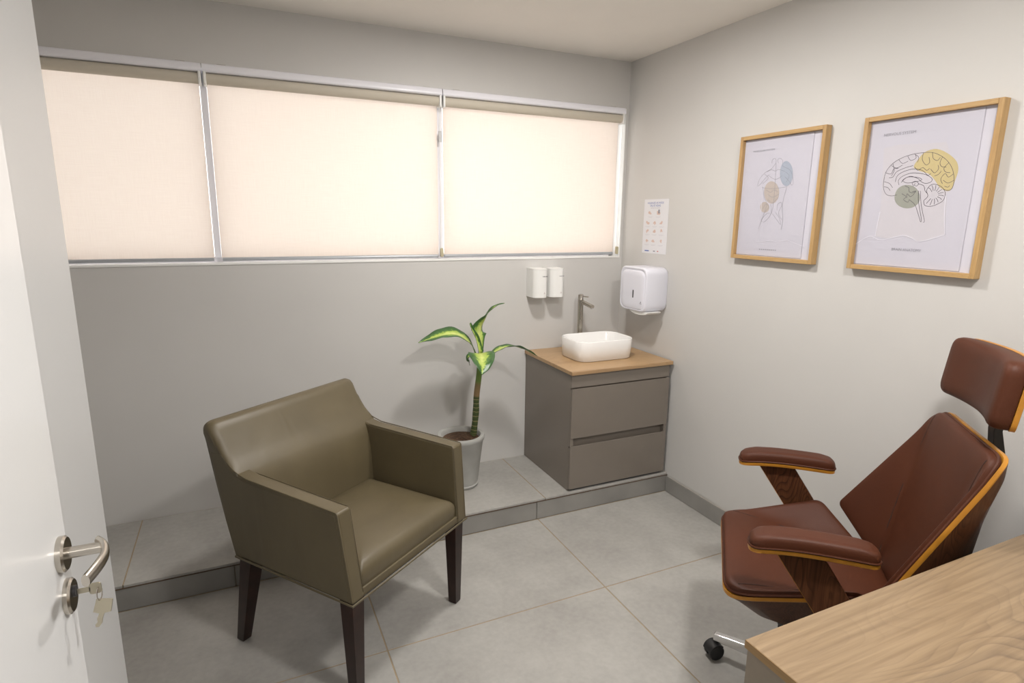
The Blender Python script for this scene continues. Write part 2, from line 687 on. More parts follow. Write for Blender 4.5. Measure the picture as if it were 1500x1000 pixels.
# ------------------------------------------------------------------ dimensions of the room
XR, YW, ZC = 2.173, 3.081, 2.45        # right wall, window wall, ceiling
YS, ZS = 2.516, 0.110                  # front and top of the tiled step
XL = -0.95
YB = -1.4                              # corridor end behind the camera
YF0, YF1 = 0.0, 0.12                   # front wall with the doorway the photo is taken from
WX0, WX1, WZ0, WZ1 = -0.90, 2.155, 1.320, 2.190   # window opening

bm = bmesh.new()
box(bm, XL-0.1, XR+0.1, YB-0.1, YW+0.3, -0.10, -0.0015)
floor = struct('floor', bm, grout_m)
xs = [-0.555, 0.386, 1.327, 2.268]
ys = [YB, 0.003, 0.942, 1.880, 2.819]


def tile(parent, x0, x1, y0, y1, z0, z1, mat=tile_m, g=0.0026):
    b = bmesh.new()
    box(b, x0+g, x1-g, y0+g, y1-g, z0, z1)
    return obj('tile', b, mat, parent, bevel=0.0012, seg=1)


for i in range(len(xs)):
    xa = max(XL, xs[i]-0.941)
    xb = min(XR, xs[i])
    for j in range(len(ys)-1):
        tile(floor, xa, xb, ys[j], min(ys[j+1], YS), -0.008, 0.0)

struct('ceiling', bx(XL-0.1, XR+0.1, YB-0.1, YW+0.3, ZC, ZC+0.1), ceil_m)
struct('wall_right', bx(XR, XR+0.1, YB-0.1, YW+0.3, -0.1, ZC), wall_m)
struct('wall_left', bx(XL-0.1, XL, YB-0.1, YW+0.3, -0.1, ZC), wall_m)
struct('wall_corridor', bx(XL, XR, YB-0.1, YB, 0, ZC), wall_m)
bm = bmesh.new()
box(bm, XL, WX0, YW, YW+0.16, -0.1, ZC)
box(bm, WX1, XR, YW, YW+0.16, -0.1, ZC)
box(bm, WX0, WX1, YW, YW+0.16, -0.1, WZ0)
box(bm, WX0, WX1, YW, YW+0.16, WZ1, ZC)
struct('wall_back', bm, wall_m)
bm = bmesh.new()
box(bm, XL, -0.34, YF0, YF1, 0, ZC)
box(bm, 0.68, XR, YF0, YF1, 0, ZC)
box(bm, -0.34, 0.68, YF0, YF1, 2.12, ZC)
struct('wall_front', bm, wall_m)
# white partition the open door rests against; its far edge carries a dark strip
PX = -0.335
py_end = on_x(161, 812, PX).y
struct('wall_partition', bx(PX-0.10, PX, YF1, py_end, 0, ZC), part_m)
struct('trim_1', bx(PX-0.101, PX-0.001, py_end, py_end+0.004, 0, ZC), dark_m)
struct('trim_2', bx(PX-0.098, PX-0.006, py_end+0.004, py_end+0.022, 0, ZC), greyalu_m)

# step along the window wall
step = struct('floor_step', bx(XL, XR, YS+0.011, YW, 0.0, ZS-0.0015), grout_m)
sx = [XL, -0.514, 0.429, 1.371, XR]
for a, b_ in zip(sx, sx[1:]):
    tile(step, a, b_, YS, YW, ZS-0.011, ZS)
rx = [XL, -0.115, 0.60, 1.320, XR]
for a, b_ in zip(rx, rx[1:]):
    b = bmesh.new()
    box(b, a+0.0015, b_-0.0015, YS+0.0005, YS+0.010, 0.001, ZS-0.014)
    obj('riser_tile', b, riser_m, step, bevel=0.001, seg=1)
obj('edge_strip', bx(XL, XR, YS-0.001, YS+0.006, ZS-0.0135, ZS-0.0115), plain('brown_edge_strip', (0.10, 0.065, 0.04), 0.6), step)

# skirting of the same grey tile on the right wall
bb = struct('baseboard_right', bx(XR-0.008, XR, YF1, YS-0.001, 0.001, 0.088), grout_m)
yy = [YF1, 0.66, 1.60, YS-0.001]
for a, b_ in zip(yy, yy[1:]):
    b = bmesh.new()
    box(b, XR-0.013, XR-0.008, a+0.001, b_-0.001, 0.001, 0.0935)
    obj('skirting_tile', b, riser_m, bb, bevel=0.001, seg=1)

# ------------------------------------------------------------------ window
frame_bm = bmesh.new()
fy0, fy1 = YW+0.075, YW+0.125
for a in ((WX0, WX0+0.03, WZ0, WZ1), (WX1-0.03, WX1, WZ0, WZ1), (WX0, WX1, WZ0, WZ0+0.03), (WX0, WX1, WZ1-0.03, WZ1)):
    box(frame_bm, a[0], a[1], fy0, fy1, a[2], a[3])
win = struct('window_1', frame_bm, alu_m)
mull = [-0.088, 1.006]
for mx_ in mull:
    obj('mullion', bx(mx_-0.0142, mx_+0.0142, fy0-0.042, fy1, WZ0+0.03, WZ1-0.03), alu_m, win, bevel=0.003)
px_ = [WX0+0.03, mull[0]-0.0138, mull[0]+0.0138, mull[1]-0.0138, mull[1]+0.0138, WX1-0.03]
for k in range(3):
    obj('pane', bx(px_[2*k], px_[2*k+1], fy0+0.02, fy0+0.026, WZ0+0.03, WZ1-0.03), glass_m, win)
obj('sill', bx(WX0, WX1, YW-0.004, YW+0.08, WZ0-0.004, WZ0+0.006), white_m, win, bevel=0.002)
obj('reveal_lining', bx(WX1-0.006, WX1, YW-0.002, YW+0.075, WZ0, WZ1), white_m, win)

# ------------------------------------------------------------------ roller blinds
blinds = [
    (-0.88, -0.098, 'leftmost roller blind, cream fabric, partly behind the open white door', False),
    (-0.078, 0.996, 'widest cream roller blind in the middle of the three', True),
    (1.016, 2.126, 'rightmost cream roller blind, next to the corner with the paper dispenser', True)]
for x0, x1, lab, chain in blinds:
    t = thing('roller_blind', lab, 'blind', ((x0+x1)/2, YW-0.01, WZ0), 0, 'roller blinds across the window')
    b = bmesh.new()
    prism(b, rpoly([(YW-0.034, 2.154), (YW-0.022, 2.190), (YW+0.03, 2.190), (YW+0.03, 2.154)], [0.012, 0.012, 0.001, 0.001], 5), 'X', x0-0.008, x1+0.008)
    obj('head_rail', b, alu_m, t)
    obj('roller', tb([(x0+0.004, YW+0.004, 2.131), (x1-0.004, YW+0.004, 2.131)], 0.024, 24), roll_m, t, label='cream fabric wound on the roller')
    b = bmesh.new()
    vs = []
    nz = 10
    rings = []
    for k in range(nz+1):
        z = 2.131 + (1.348-2.131)*k/nz
        rings.append([(x0+0.005 + (x1-x0-0.010)*i/12, YW+0.028+0.0012*math.sin(i*1.1+k*0.6), z) for i in range(13)])
    loft(b, rings, False, False)
    fab = obj('fabric', b, fabric_m, t)
    obj('bottom_rail', tb([(x0+0.008, YW+0.028, 1.341), (x1-0.008, YW+0.028, 1.341)], 0.0085, 12), greyalu_m, t)
    for xe in (x0, x1):
        b = bmesh.new()
        box(b, xe-0.006, xe+0.006, YW-0.026, YW+0.03, 2.100, 2.160)
        obj('bracket', b, white_m, t, bevel=0.004)
    for xe in (x0+0.07, x1-0.07):
        b = bmesh.new()
        box(b, xe-0.018, xe+0.018, YW-0.012, YW+0.01, 2.188, 2.194)
        obj('clip', b, plain('clear_clip', (0.45, 0.43, 0.40), 0.3), t, bevel=0.001)
    if chain:
        cx = x1+0.002
        loop = obj('chain', tb([(cx-0.004, YW-0.012, 2.11), (cx-0.004, YW-0.006, 1.372)], 0.0016, 6), white_m, t)
        b = bmesh.new()
        tube(b, [(cx+0.006, YW-0.012, 2.11), (cx+0.006, YW-0.006, 1.372)], 0.0016, 6)
        obj('chain', b, white_m, t)
        b = bmesh.new()
        prism(b, rpoly([(cx-0.009, 1.338), (cx+0.009, 1.338), (cx+0.009, 1.385), (cx-0.009, 1.385)], 0.008, 5), 'Y', YW-0.014, YW-0.001)
        obj('chain_weight', b, cream_m, t, bevel=0.002)
    if lab.startswith('widest'):
        obj('chain_connector', bx(x1-0.008, x1+0.011, YW-0.010, YW-0.004, 1.93, 1.985), plain('clear_tag', (0.55, 0.55, 0.56), 0.2), t, bevel=0.002)

# ------------------------------------------------------------------ white door, open against the partition
DX = -0.272
dy_end = on_x(101, 812, DX).y
door = struct('door_1', bx(DX-0.035, DX, YF1+0.01, dy_end, 0.008, 2.10), door_m, bevel=0.002)
for hz in (0.25, 1.05, 1.85):
    obj('hinge', tb([(DX+0.004, YF1+0.006, hz-0.045), (DX+0.004, YF1+0.006, hz+0.045)], 0.006, 10), steel_m, door)


def disc_x(bm, x0, x1, c, r, n=32, ch=0.003):
    rings = []
    for x, rr in ((x0, r), (x1-ch, r), (x1, r-ch), (x1, r*0.6)):
        rings.append([(x, c.y+rr*math.cos(2*PI*k/n), c.z+rr*math.sin(2*PI*k/n)) for k in range(n)])
    loft(bm, rings, True)


rc = on_x(87, 812, DX)
b = bmesh.new()
disc_x(b, DX, DX+0.010, rc, 0.0265)
obj('rosette', b, steel_m, door)
b = bmesh.new()
tube(b, [(DX+0.009, rc.y, rc.z), (DX+0.040, rc.y, rc.z), (DX+0.052, rc.y, rc.z)], 0.0085, 14)
lever = obj('lever', b, steel_m, door, label='satin nickel lever handle')
gp = catmull([(DX+0.046, rc.y+0.012, rc.z+0.002), (DX+0.056, rc.y-0.004, rc.z+0.002), (DX+0.060, rc.y-0.025, rc.z), (DX+0.057, rc.y-0.052, rc.z-0.001), (DX+0.048, rc.y-0.088, rc.z-0.002)], 6)
b = bmesh.new()
rings = []
for i, p in enumerate(gp):
    hw = 0.0115 - 0.002*i/len(gp)
    th = 0.0055
    q = gp[min(i+1, len(gp)-1)]-gp[max(i-1, 0)]
    q.normalize()
    nrm = Vector((q.y, -q.x, 0)).normalized()
    rings.append([p+nrm*(th*math.cos(a))+Vector((0, 0, 1))*hw*math.sin(a) for a in [2*PI*k/12 for k in range(12)]])
loft(b, rings, True)
obj('grip', b, steel_m, lever)
kc = on_x(98, 873, DX)
b = bmesh.new()
disc_x(b, DX, DX+0.009, kc, 0.0265)
lock = obj('lock_rosette', b, steel_m, door)
b = bmesh.new()
prism(b, [(kc.y+0.0085*math.cos(a)*1.0, kc.z+0.006+0.0085*math.sin(a)) for a in [2*PI*k/20 for k in range(20)]], 'X', DX+0.008, DX+0.013)
obj('lock_cylinder', b, blackin_m, lock)
# keys
kz = kc.z+0.004
kr = thing('key_ring', 'two nickel keys on a split ring hanging from the lock of the white door', 'keys', (DX+0.012, kc.y, kz))
b = bmesh.new()
box(b, DX+0.0132, DX+0.030, kc.y-0.0012, kc.y+0.0012, kz-0.004, kz+0.004)
prism(b, rpoly([(DX+0.028, kz-0.009), (DX+0.044, kz-0.009), (DX+0.044, kz+0.009), (DX+0.028, kz+0.009)], 0.005), 'Y', kc.y-0.0012, kc.y+0.0012)
obj('inserted_key', b, brass_m, kr, bevel=0.0004, seg=1)
rcn = Vector((DX+0.040, kc.y, kz-0.010))
b = bmesh.new()
ringp = [rcn+Vector((0.002*math.cos(a), 0.007*math.cos(a), 0.011*math.sin(a))) for a in [2*PI*k/20 for k in range(21)]]
tube(b, ringp, 0.0009, 6, False)
obj('split_ring', b, steel_m, kr)
# hanging key seen flat-on
b = bmesh.new()
hc = Vector((DX+0.045, kc.y, kz-0.022))
dx_, dz_ = Vector((0.95, -0.25, 0.0)).normalized(), Vector((-0.25, -0.05, -0.97)).normalized()
bow = [(-0.011, -0.002), (0.012, 0.0), (0.013, 0.020), (0.004, 0.022), (0.003, 0.030), (0.0035, 0.038), (0.0005, 0.044), (-0.004, 0.044), (-0.0055, 0.040), (-0.003, 0.036), (-0.0045, 0.030), (-0.003, 0.022), (-0.012, 0.019)]
nn = dx_.cross(dz_).normalized()
rings = [[hc+dx_*u+dz_*v+nn*s for u, v in bow] for s in (-0.0011, 0.0011)]
loft(b, rings, True)
obj('hanging_key', b, brass_m, kr, sharp=30)

# ------------------------------------------------------------------ vanity with drawers
VX0, VX1, VY0, VY1, VZ0, VZ1 = 1.517, 2.150, 2.528, YW-0.002, ZS+0.001, 0.758
van = thing('vanity_cabinet', 'taupe lacquered washbasin cabinet with two handleless drawers in the corner', 'cabinet', ((VX0+VX1)/2, (VY0+VY1)/2, ZS))
b = bmesh.new()
box(b, VX0, VX0+0.018, VY0+0.018, VY1, VZ0, VZ1)
box(b, VX1-0.018, VX1, VY0+0.018, VY1, VZ0, VZ1)
box(b, VX0+0.018, VX1-0.018, VY1-0.012, VY1, VZ0, VZ1)
box(b, VX0+0.018, VX1-0.018, VY0+0.06, VY1-0.012, VZ0, VZ0+0.018)
obj('carcass', b, vanity_m, van, bevel=0.0008, seg=1)
obj('filler_panel', bx(VX0+0.0182, VX1-0.0182, VY0+0.020, VY0+0.038, 0.665, VZ1), vanity_m, van)
obj('top_rail', bx(VX0, VX1, VY0+0.006, VY0+0.0178, 0.688, VZ1), vanity_m, van, bevel=0.001, seg=1)


def drawer_front(z0, z1, name):
    b = bmesh.new()
    prof = [(VY0, z0), (VY0+0.017, z0), (VY0+0.017, z1-0.012), (VY0+0.004, z1), (VY0, z1)]
    prism(b, prof, 'X', VX0+0.001, VX1-0.001)
    return obj(name, b, vanity_m, van, bevel=0.001, seg=1)


d1 = drawer_front(0.410, 0.683, 'drawer')
d2 = drawer_front(VZ0+0.012, 0.366, 'drawer')
b = bmesh.new()
box(b, VX0+0.02, VX1-0.02, VY0+0.030, VY0+0.036, 0.35, 0.43)
obj('finger_channel', b, vanity_m, van)
for xa in (VX0, VX1-0.018):
    obj('channel_end', bx(xa, xa+0.018, VY0+0.003, VY0+0.018, 0.366, 0.410), vanity_m, van)
obj('plinth', bx(VX0+0.018, VX1-0.018, VY0+0.012, VY0+0.03, VZ0, VZ0+0.011), blackin_m, van)
obj('filler_strip', bx(VX1+0.0005, XR-0.001, VY0+0.05, VY0+0.066, VZ0, VZ1-0.02), vanity_m, van, label='taupe strip closing the gap to the wall')

ct = thing('worktop', 'light oak worktop slab lying on the taupe cabinet', 'worktop', ((VX0+VX1)/2, (VY0+VY1)/2, VZ1))
ZT = 0.778
obj('slab', bx(VX0-0.008, XR-0.012, VY0-0.008, VY1, VZ1+0.0005, ZT), top_wood, ct, bevel=0.0015)

# vessel basin
BX0, BX1, BY0, BY1, BH = 1.640, 2.012, 2.660, 2.925, 0.113
bs = thing('vessel_basin', 'white rounded rectangular ceramic basin standing on the oak worktop', 'basin', ((BX0+BX1)/2, (BY0+BY1)/2, ZT))
b = bmesh.new()


def bring(inset, z, r=0.085):
    return [(p.x, p.y, z) for p in rect_loop(BX0+inset, BX1-inset, BY0+inset, BY1-inset, max(0.01, r-inset*0.6), 8)]


zb = ZT+0.0005
rings = [bring(0.05, zb, 0.07), bring(0.012, zb), bring(0.006, zb+0.004), bring(0.002, zb+0.06), bring(0.0, zb+BH-0.003), bring(0.002, zb+BH), bring(0.006, zb+BH), bring(0.009, zb+BH-0.004),
         bring(0.013, zb+0.05), bring(0.022, zb+0.024), bring(0.045, zb+0.013), bring(0.10, zb+0.010)]
loft(b, rings, True)
obj('bowl', b, ceramic_m, bs, sharp=70)
cxb, cyb = (BX0+BX1)/2, (BY0+BY1)/2
b = bmesh.new()
lathe(b, [(0.022, 0), (0.022, 0.003), (0.018, 0.004), (0.006, 0.004)], (cxb, cyb, zb+0.0105), 24)
obj('drain', b, chrome_m, bs)

# tall tap
TX, TY = 1.828, 2.985
tp = thing('basin_tap', 'tall brushed nickel basin mixer tap standing behind the white basin', 'tap', (TX, TY, ZT))
b = bmesh.new()
lathe(b, [(0.021, 0), (0.021, 0.006), (0.0165, 0.008), (0.0165, 0.300), (0.0165, 0.301), (0.0155, 0.303), (0.0155, 0.330), (0.013, 0.332)], (TX, TY, ZT+0.0005), 28)
obj('column', b, steel_m, tp)
b = bmesh.new()
e = Vector((TX+0.012, TY-0.115, ZT+0.272))
tube(b, [(TX+0.001, TY-0.012, ZT+0.290), tuple(e)], 0.0122, 18)
spo = obj('spout', b, steel_m, tp)
b = bmesh.new()
tube(b, [e+Vector((-0.001, 0.010, -0.004)), e+Vector((-0.001, 0.008, -0.013))], 0.0085, 16)
obj('aerator', b, chrome_m, spo)
obj('lever', tb([(TX, TY, ZT+0.322), (TX+0.045, TY-0.012, ZT+0.316)], 0.0038, 10), steel_m, tp)

# ------------------------------------------------------------------ soap dispensers on the back wall
for k, (x0, x1) in enumerate(((1.514, 1.603), (1.622, 1.713))):
    lab = ('left one of the pair of white wall soap dispensers above the cabinet', 'right one of the white soap dispenser pair, on the basin tap side')[k]
    z0, z1, y0 = 1.102, 1.268, 2.972
    sd = thing('soap_dispenser', lab, 'soap dispenser', ((x0+x1)/2, YW, z0), 0, 'white soap dispensers on the back wall')
    b = bmesh.new()
    loop = rpoly([(x0, YW-0.0005), (x0, y0+0.02), (x0+0.02, y0), (x1-0.02, y0), (x1, y0+0.02), (x1, YW-0.0005)], [0.001, 0.03, 0.03, 0.03, 0.03, 0.001], 6)
    loop2 = [(p.x, max(p.y, y0+0.004) if False else p.y) for p in loop]
    prism(b, [(p[0], p[1]) for p in loop2], 'Z', z0, z1-0.008)
    obj('body', b, white_m, sd, bevel=0.005, seg=3)
    b = bmesh.new()
    prism(b, [(p[0], p[1]) for p in loop2], 'Z', z1-0.0075, z1)
    obj('lid', b, white_m, sd, bevel=0.003, seg=2)
    xm = (x0+x1)/2
    b = bmesh.new()
    for q in range(7):
        w = 0.0038 if q % 3 else 0.0024
        box(b, xm+0.004+q*0.0048-0.0*w, xm+0.004+q*0.0048+w, y0-0.0008, y0-0.0001, z1-0.046, z1-0.042)
    obj('printed_mark', b, softink_m if k else ink_m, sd, kind='stuff')
    b = bmesh.new()
    tri = [(xm+0.012, z0+0.022), (xm+0.024, z0+0.022), (xm+0.018, z0+0.034)]
    prism(b, tri, 'Y', y0-0.0006, y0-0.0001)
    obj('printed_triangle', b, plain('pale_print', (0.66, 0.62, 0.60), 0.5), sd)

# paper towel dispenser on the right wall
PX0 = 2.022
pd = thing('paper_dispenser', 'large white rounded paper towel dispenser on the right wall', 'paper dispenser', (XR, 2.745, 1.04))
b = bmesh.new()


def pring(x, inset, r=0.045, dz=0.0):
    return [(x, p.x, p.y) for p in rect_loop(2.622+inset, 2.868-inset, 1.040+inset, 1.288-inset+dz, r, 7)]


rings = [pring(XR-0.0005, 0.006), pring(XR-0.012, 0.0), pring(PX0+0.010, 0.0), pring(PX0+0.003, 0.002), pring(PX0, 0.006), pring(PX0, 0.009), pring(PX0+0.004, 0.013)]
loft(b, rings, True)
obj('housing', b, lav_m, pd, sharp=60)
b = bmesh.new()
loft(b, [[(x, p.x, p.y) for p in rect_loop(2.640+i, 2.850-i, 1.052+i, 1.266-i, 0.05, 8)] for x, i in ((PX0+0.004, -0.004), (PX0-0.001, 0.0), (PX0-0.004, 0.006), (PX0-0.004, 0.03))], True)
obj('front_cover', b, lav_m, pd, sharp=60)
pw = on_x(927, 430, PX0-0.005)
obj('level_window', bx(PX0-0.0055, PX0-0.003, pw.y-0.005, pw.y+0.005, pw.z-0.022, pw.z+0.022), blackin_m, pd, bevel=0.001, seg=1, label='dark narrow level window')
lg = on_x(938, 444, PX0-0.005)
b = bmesh.new()
prism(b, [(lg.y-0.0055, lg.z), (lg.y+0.0055, lg.z), (lg.y+0.002, lg.z+0.006), (lg.y, lg.z+0.011), (lg.y-0.002, lg.z+0.006)], 'X', PX0-0.0048, PX0-0.0038)
box(b, PX0-0.0048, PX0-0.0038, lg.y-0.009, lg.y+0.009, lg.z-0.005, lg.z-0.003)
obj('printed_mark', b, softink_m, pd)
b = bmesh.new()
rings = []
for k in range(9):
    a = PI*k/8
    rings.append([(2.045+0.0*k, 2.70+0.075*math.cos(a)*1.0, 1.041-0.018*math.sin(a)), (2.12, 2.70+0.075*math.cos(a), 1.041-0.018*math.sin(a))])
poly = [(2.70+0.085*math.cos(PI+PI*k/12), 1.043+0.022*math.sin(PI+PI*k/12)) for k in range(13)]
prism(b, poly, 'X', 2.035, 2.13)
obj('paper_outlet', b, white_m, pd, bevel=0.002)


# ------------------------------------------------------------------ flat print helpers (right wall: reading direction is -Y)
def ribbon(bm, pts, w, x):
    """thin printed stroke on the plane X = x, pts are (y, z)"""
    P = [Vector((p[0], p[1])) for p in pts]
    L, Rr = [], []
    for i, p in enumerate(P):
        t = (P[min(i+1, len(P)-1)]-P[max(i-1, 0)])
        if t.length < 1e-9:
            t = Vector((1, 0))
        t.normalize()
        n = Vector((-t.y, t.x))*w/2
        L.append(bm.verts.new((x, *(p+n))))
        Rr.append(bm.verts.new((x, *(p-n))))
    for i in range(len(P)-1):
        bm.faces.new((L[i], Rr[i], Rr[i+1], L[i+1]))


def text_bm(s, size):
    cu = bpy.data.curves.new('lettering', 'FONT')
    cu.body = s
    cu.size = size
    cu.align_x = 'CENTER'
    o = bpy.data.objects.new('lettering', cu)
    COL.objects.link(o)
    dg = bpy.context.evaluated_depsgraph_get()
    dg.update()
    me = bpy.data.meshes.new_from_object(o.evaluated_get(dg))
    bm = bmesh.new()
    bm.from_mesh(me)
    bpy.data.objects.remove(o)
    bpy.data.curves.remove(cu)
    bpy.data.meshes.remove(me)
    return bm


def wall_text(name, s, a, b, x, height, mat, parent):
    """text centred between wall points a and b (y,z), stretched to their distance"""
    bm = text_bm(s, 1.0)
    xsn = [v.co.x for v in bm.verts]
    zsn = [v.co.y for v in bm.verts]
    w = max(xsn)-min(xsn)
    h = max(zsn)-min(zsn)
    cxn = (max(xsn)+min(xsn))/2
    width = abs(a[0]-b[0])
    cy = (a[0]+b[0])/2
    cz = (a[1]+b[1])/2
    for v in bm.verts:
        u = (v.co.x-cxn)/w*width
        t = (v.co.y-min(zsn))/h*height
        v.co = (x, cy-u, cz+t)
    return obj(name, bm, mat, parent, smooth=False)


def ellipse_pts(cx, cy, rx, ry, n=28, wob=0.0):
    return [(cx+rx*math.cos(2*PI*k/n)*(1+wob*math.sin(3*2*PI*k/n)), cy+ry*math.sin(2*PI*k/n)*(1+wob*math.cos(2*2*PI*k/n))) for k in range(n)]


def flat_poly(bm, pts, x):
    bm.faces.new([bm.verts.new((x, p[0], p[1])) for p in pts])


# ------------------------------------------------------------------ framed anatomy prints
def picture(y0, y1, z0, z1, label):
    t = thing('framed_print', label, 'picture', (XR, (y0+y1)/2, z0), 0, 'framed anatomy prints on the right wall')
    xf = 2.140
    fw = 0.0165
    for nm, a, mt in (('frame_side', (y0, y0+fw, z0, z1), oak_frame_m), ('frame_side', (y1-fw, y1, z0, z1), oak_frame_m),
                      ('frame_rail', (y0+fw, y1-fw, z0, z0+fw), oak_frame_h), ('frame_rail', (y0+fw, y1-fw, z1-fw, z1), oak_frame_h)):
        obj(nm, bx(xf, XR-0.001, a[0], a[1], a[2], a[3]), mt, t, bevel=0.001, seg=1)
    obj('backing', bx(2.160, 2.163, y0+fw, y1-fw, z0+fw, z1-fw), backing_m, t)
    return t


XP = 2.1575    # printed sheet plane


def zoom_map(x0, y0, s):
    def f(u, v):
        p = on_x(x0+u/s, y0+v/s, XP)
        return (p.y, p.z)
    return f


# --- right print: brain
pr2 = picture(1.098, 1.544, 1.375, 1.9265, 'right framed print: brain line drawing with a yellow and a sage green patch')
zm = zoom_map(1230, 130, 897/260)
pe_t, pe_b = zm(742, 92), zm(600, 915)
sheet2 = obj('paper_sheet', bx(XP, 2.1595, (pe_t[0]+pe_b[0])/2, 1.527, 1.395, 1.909), paper_m, pr2)
XT = XP-0.0003


def strokes(parent, lines, zm, w, mat, name, sub=5):
    bm = bmesh.new()
    for ln in lines:
        pts = catmull([(p[0], p[1], 0) for p in [zm(*q) for q in ln]], sub)
        ribbon(bm, [(p.x, p.y) for p in pts], w, XT-0.0006)
    return obj(name, bm, mat, parent, smooth=False)


def patch(parent, pts, zm, mat, name, x=None):
    bm = bmesh.new()
    q = catmull([(*zm(*p), 0) for p in pts], 4, True)
    flat_poly(bm, [(p.x, p.y) for p in q], XT-0.0003 if x is None else x)
    return obj(name, bm, mat, parent, smooth=False)


bm = bmesh.new()
torn = [(225, 300), (300, 282), (420, 278), (540, 268), (560, 330), (545, 500), (535, 640), (532, 735), (470, 757), (400, 772), (320, 742), (250, 757), (180, 745), (205, 620), (215, 470)]
flat_poly(bm, [zm(*p) for p in torn], XT)
obj('torn_patch', bm, torn_m, sheet2, smooth=False)
strokes(sheet2, [[(80, 785), (150, 745), (200, 762), (250, 756), (320, 740), (360, 752), (400, 771), (470, 756), (535, 735)], [(180, 745), (190, 690), (205, 620)], [(532, 735), (530, 640), (536, 540)]], zm, 0.0028, plain('torn_edge_white', (0.68, 0.67, 0.74), 0.6), 'torn_edge')
patch(sheet2, [(375, 395), (398, 355), (435, 318), (490, 304), (545, 325), (590, 365), (600, 410), (585, 460), (565, 508), (540, 516), (505, 497), (480, 460), (450, 430), (405, 415)], zm, yel_m, 'yellow_patch')
patch(sheet2, ellipse_pts(342, 545, 64, 61, 16, 0.03), zm, grn_m, 'sage_patch')
brain = [
    [(290, 536), (262, 541), (235, 532), (222, 500), (225, 455), (236, 418), (256, 390), (286, 365), (325, 345), (370, 331), (420, 323), (470, 322), (515, 340), (550, 370), (572, 410), (579, 460), (570, 500), (550, 513), (525, 508)],
    [(227, 470), (252, 478), (268, 500)], [(234, 425), (260, 430), (274, 405), (298, 402)], [(225, 495), (245, 500), (255, 515)],
    [(262, 388), (288, 400), (318, 385)], [(270, 380), (276, 412), (262, 440)], [(300, 358), (318, 377), (346, 366)], [(345, 340), (360, 362), (386, 350), (384, 332)],
    [(380, 330), (400, 346), (394, 372)], [(425, 323), (418, 356), (436, 384), (455, 372), (452, 345)], [(470, 322), (474, 352), (495, 362), (510, 345)],
    [(520, 345), (508, 372), (515, 392), (540, 396)], [(552, 374), (528, 400), (536, 420), (560, 424)], [(575, 430), (550, 446), (534, 428), (512, 455), (520, 480)],
    [(578, 462), (548, 476), (524, 462)], [(556, 488), (548, 497), (530, 492)], [(380, 395), (396, 412), (420, 398), (440, 412), (455, 402)],
    [(460, 405), (480, 425), (500, 405), (498, 385)], [(480, 440), (500, 432), (515, 415)],
    [(282, 470), (292, 440), (325, 418), (375, 405), (418, 412), (445, 436), (462, 428)], [(250, 450), (270, 445), (288, 420), (330, 400), (372, 388)],
    [(300, 486), (298, 462), (322, 440), (370, 425), (430, 432), (466, 452), (462, 470), (436, 478), (414, 470), (398, 455), (360, 442), (325, 456), (312, 474)],
    [(318, 466), (345, 446), (395, 448), (416, 460), (382, 470), (342, 476), (318, 466)],
    [(374, 492), (367, 476), (384, 467), (399, 478), (390, 491), (377, 486), (384, 478)],
    [(398, 480), (425, 490), (432, 515), (445, 530)], [(400, 515), (398, 560), (405, 610), (414, 660), (410, 673)], [(408, 516), (412, 580), (420, 625), (429, 668), (422, 674)],
    [(352, 560), (380, 585), (394, 622), (409, 673)], [(330, 490), (350, 500), (352, 520), (370, 525), (386, 516)],
    [(315, 530), (336, 545), (324, 560), (345, 573), (352, 560)], [(340, 552), (342, 530), (360, 545), (385, 518), (368, 520)],
    [(425, 565), (430, 588), (460, 594), (500, 580), (526, 560), (534, 525), (515, 495), (480, 482), (456, 490), (440, 515), (446, 542), (425, 565)]]
for k, (ex, ey) in enumerate([(450, 500), (466, 488), (486, 488), (504, 495), (518, 508), (526, 524), (527, 542), (516, 560), (498, 574), (478, 584), (456, 588), (438, 580)]):
    cx_, cy_ = 478, 535
    brain.append([(cx_+(ex-cx_)*0.42, cy_+(ey-cy_)*0.42), (cx_+(ex-cx_)*0.75+2, cy_+(ey-cy_)*0.75-2), (ex, ey)])
strokes(sheet2, brain, zm, 0.0014, ink_m, 'brain_drawing')
a1, a2 = zm(225, 243), zm(386, 222)
zt = (a1[1]+a2[1])/2
wall_text('lettering', 'NERVOUS SYSTEM', (a1[0], zt), (a2[0], zt), XT-0.0006, 0.0095, softink_m, sheet2)
a1, a2 = zm(262, 818), zm(411, 823)
zt = (a1[1]+a2[1])/2
wall_text('lettering', 'BRAIN ANATOMY', (a1[0], zt), (a2[0], zt), XT-0.0006, 0.0095, softink_m, sheet2)
obj('clear_cover', bx(2.1515, 2.1525, 1.098+0.0165, 1.544-0.0165, 1.375+0.0165, 1.9265-0.0165), film_m, pr2)

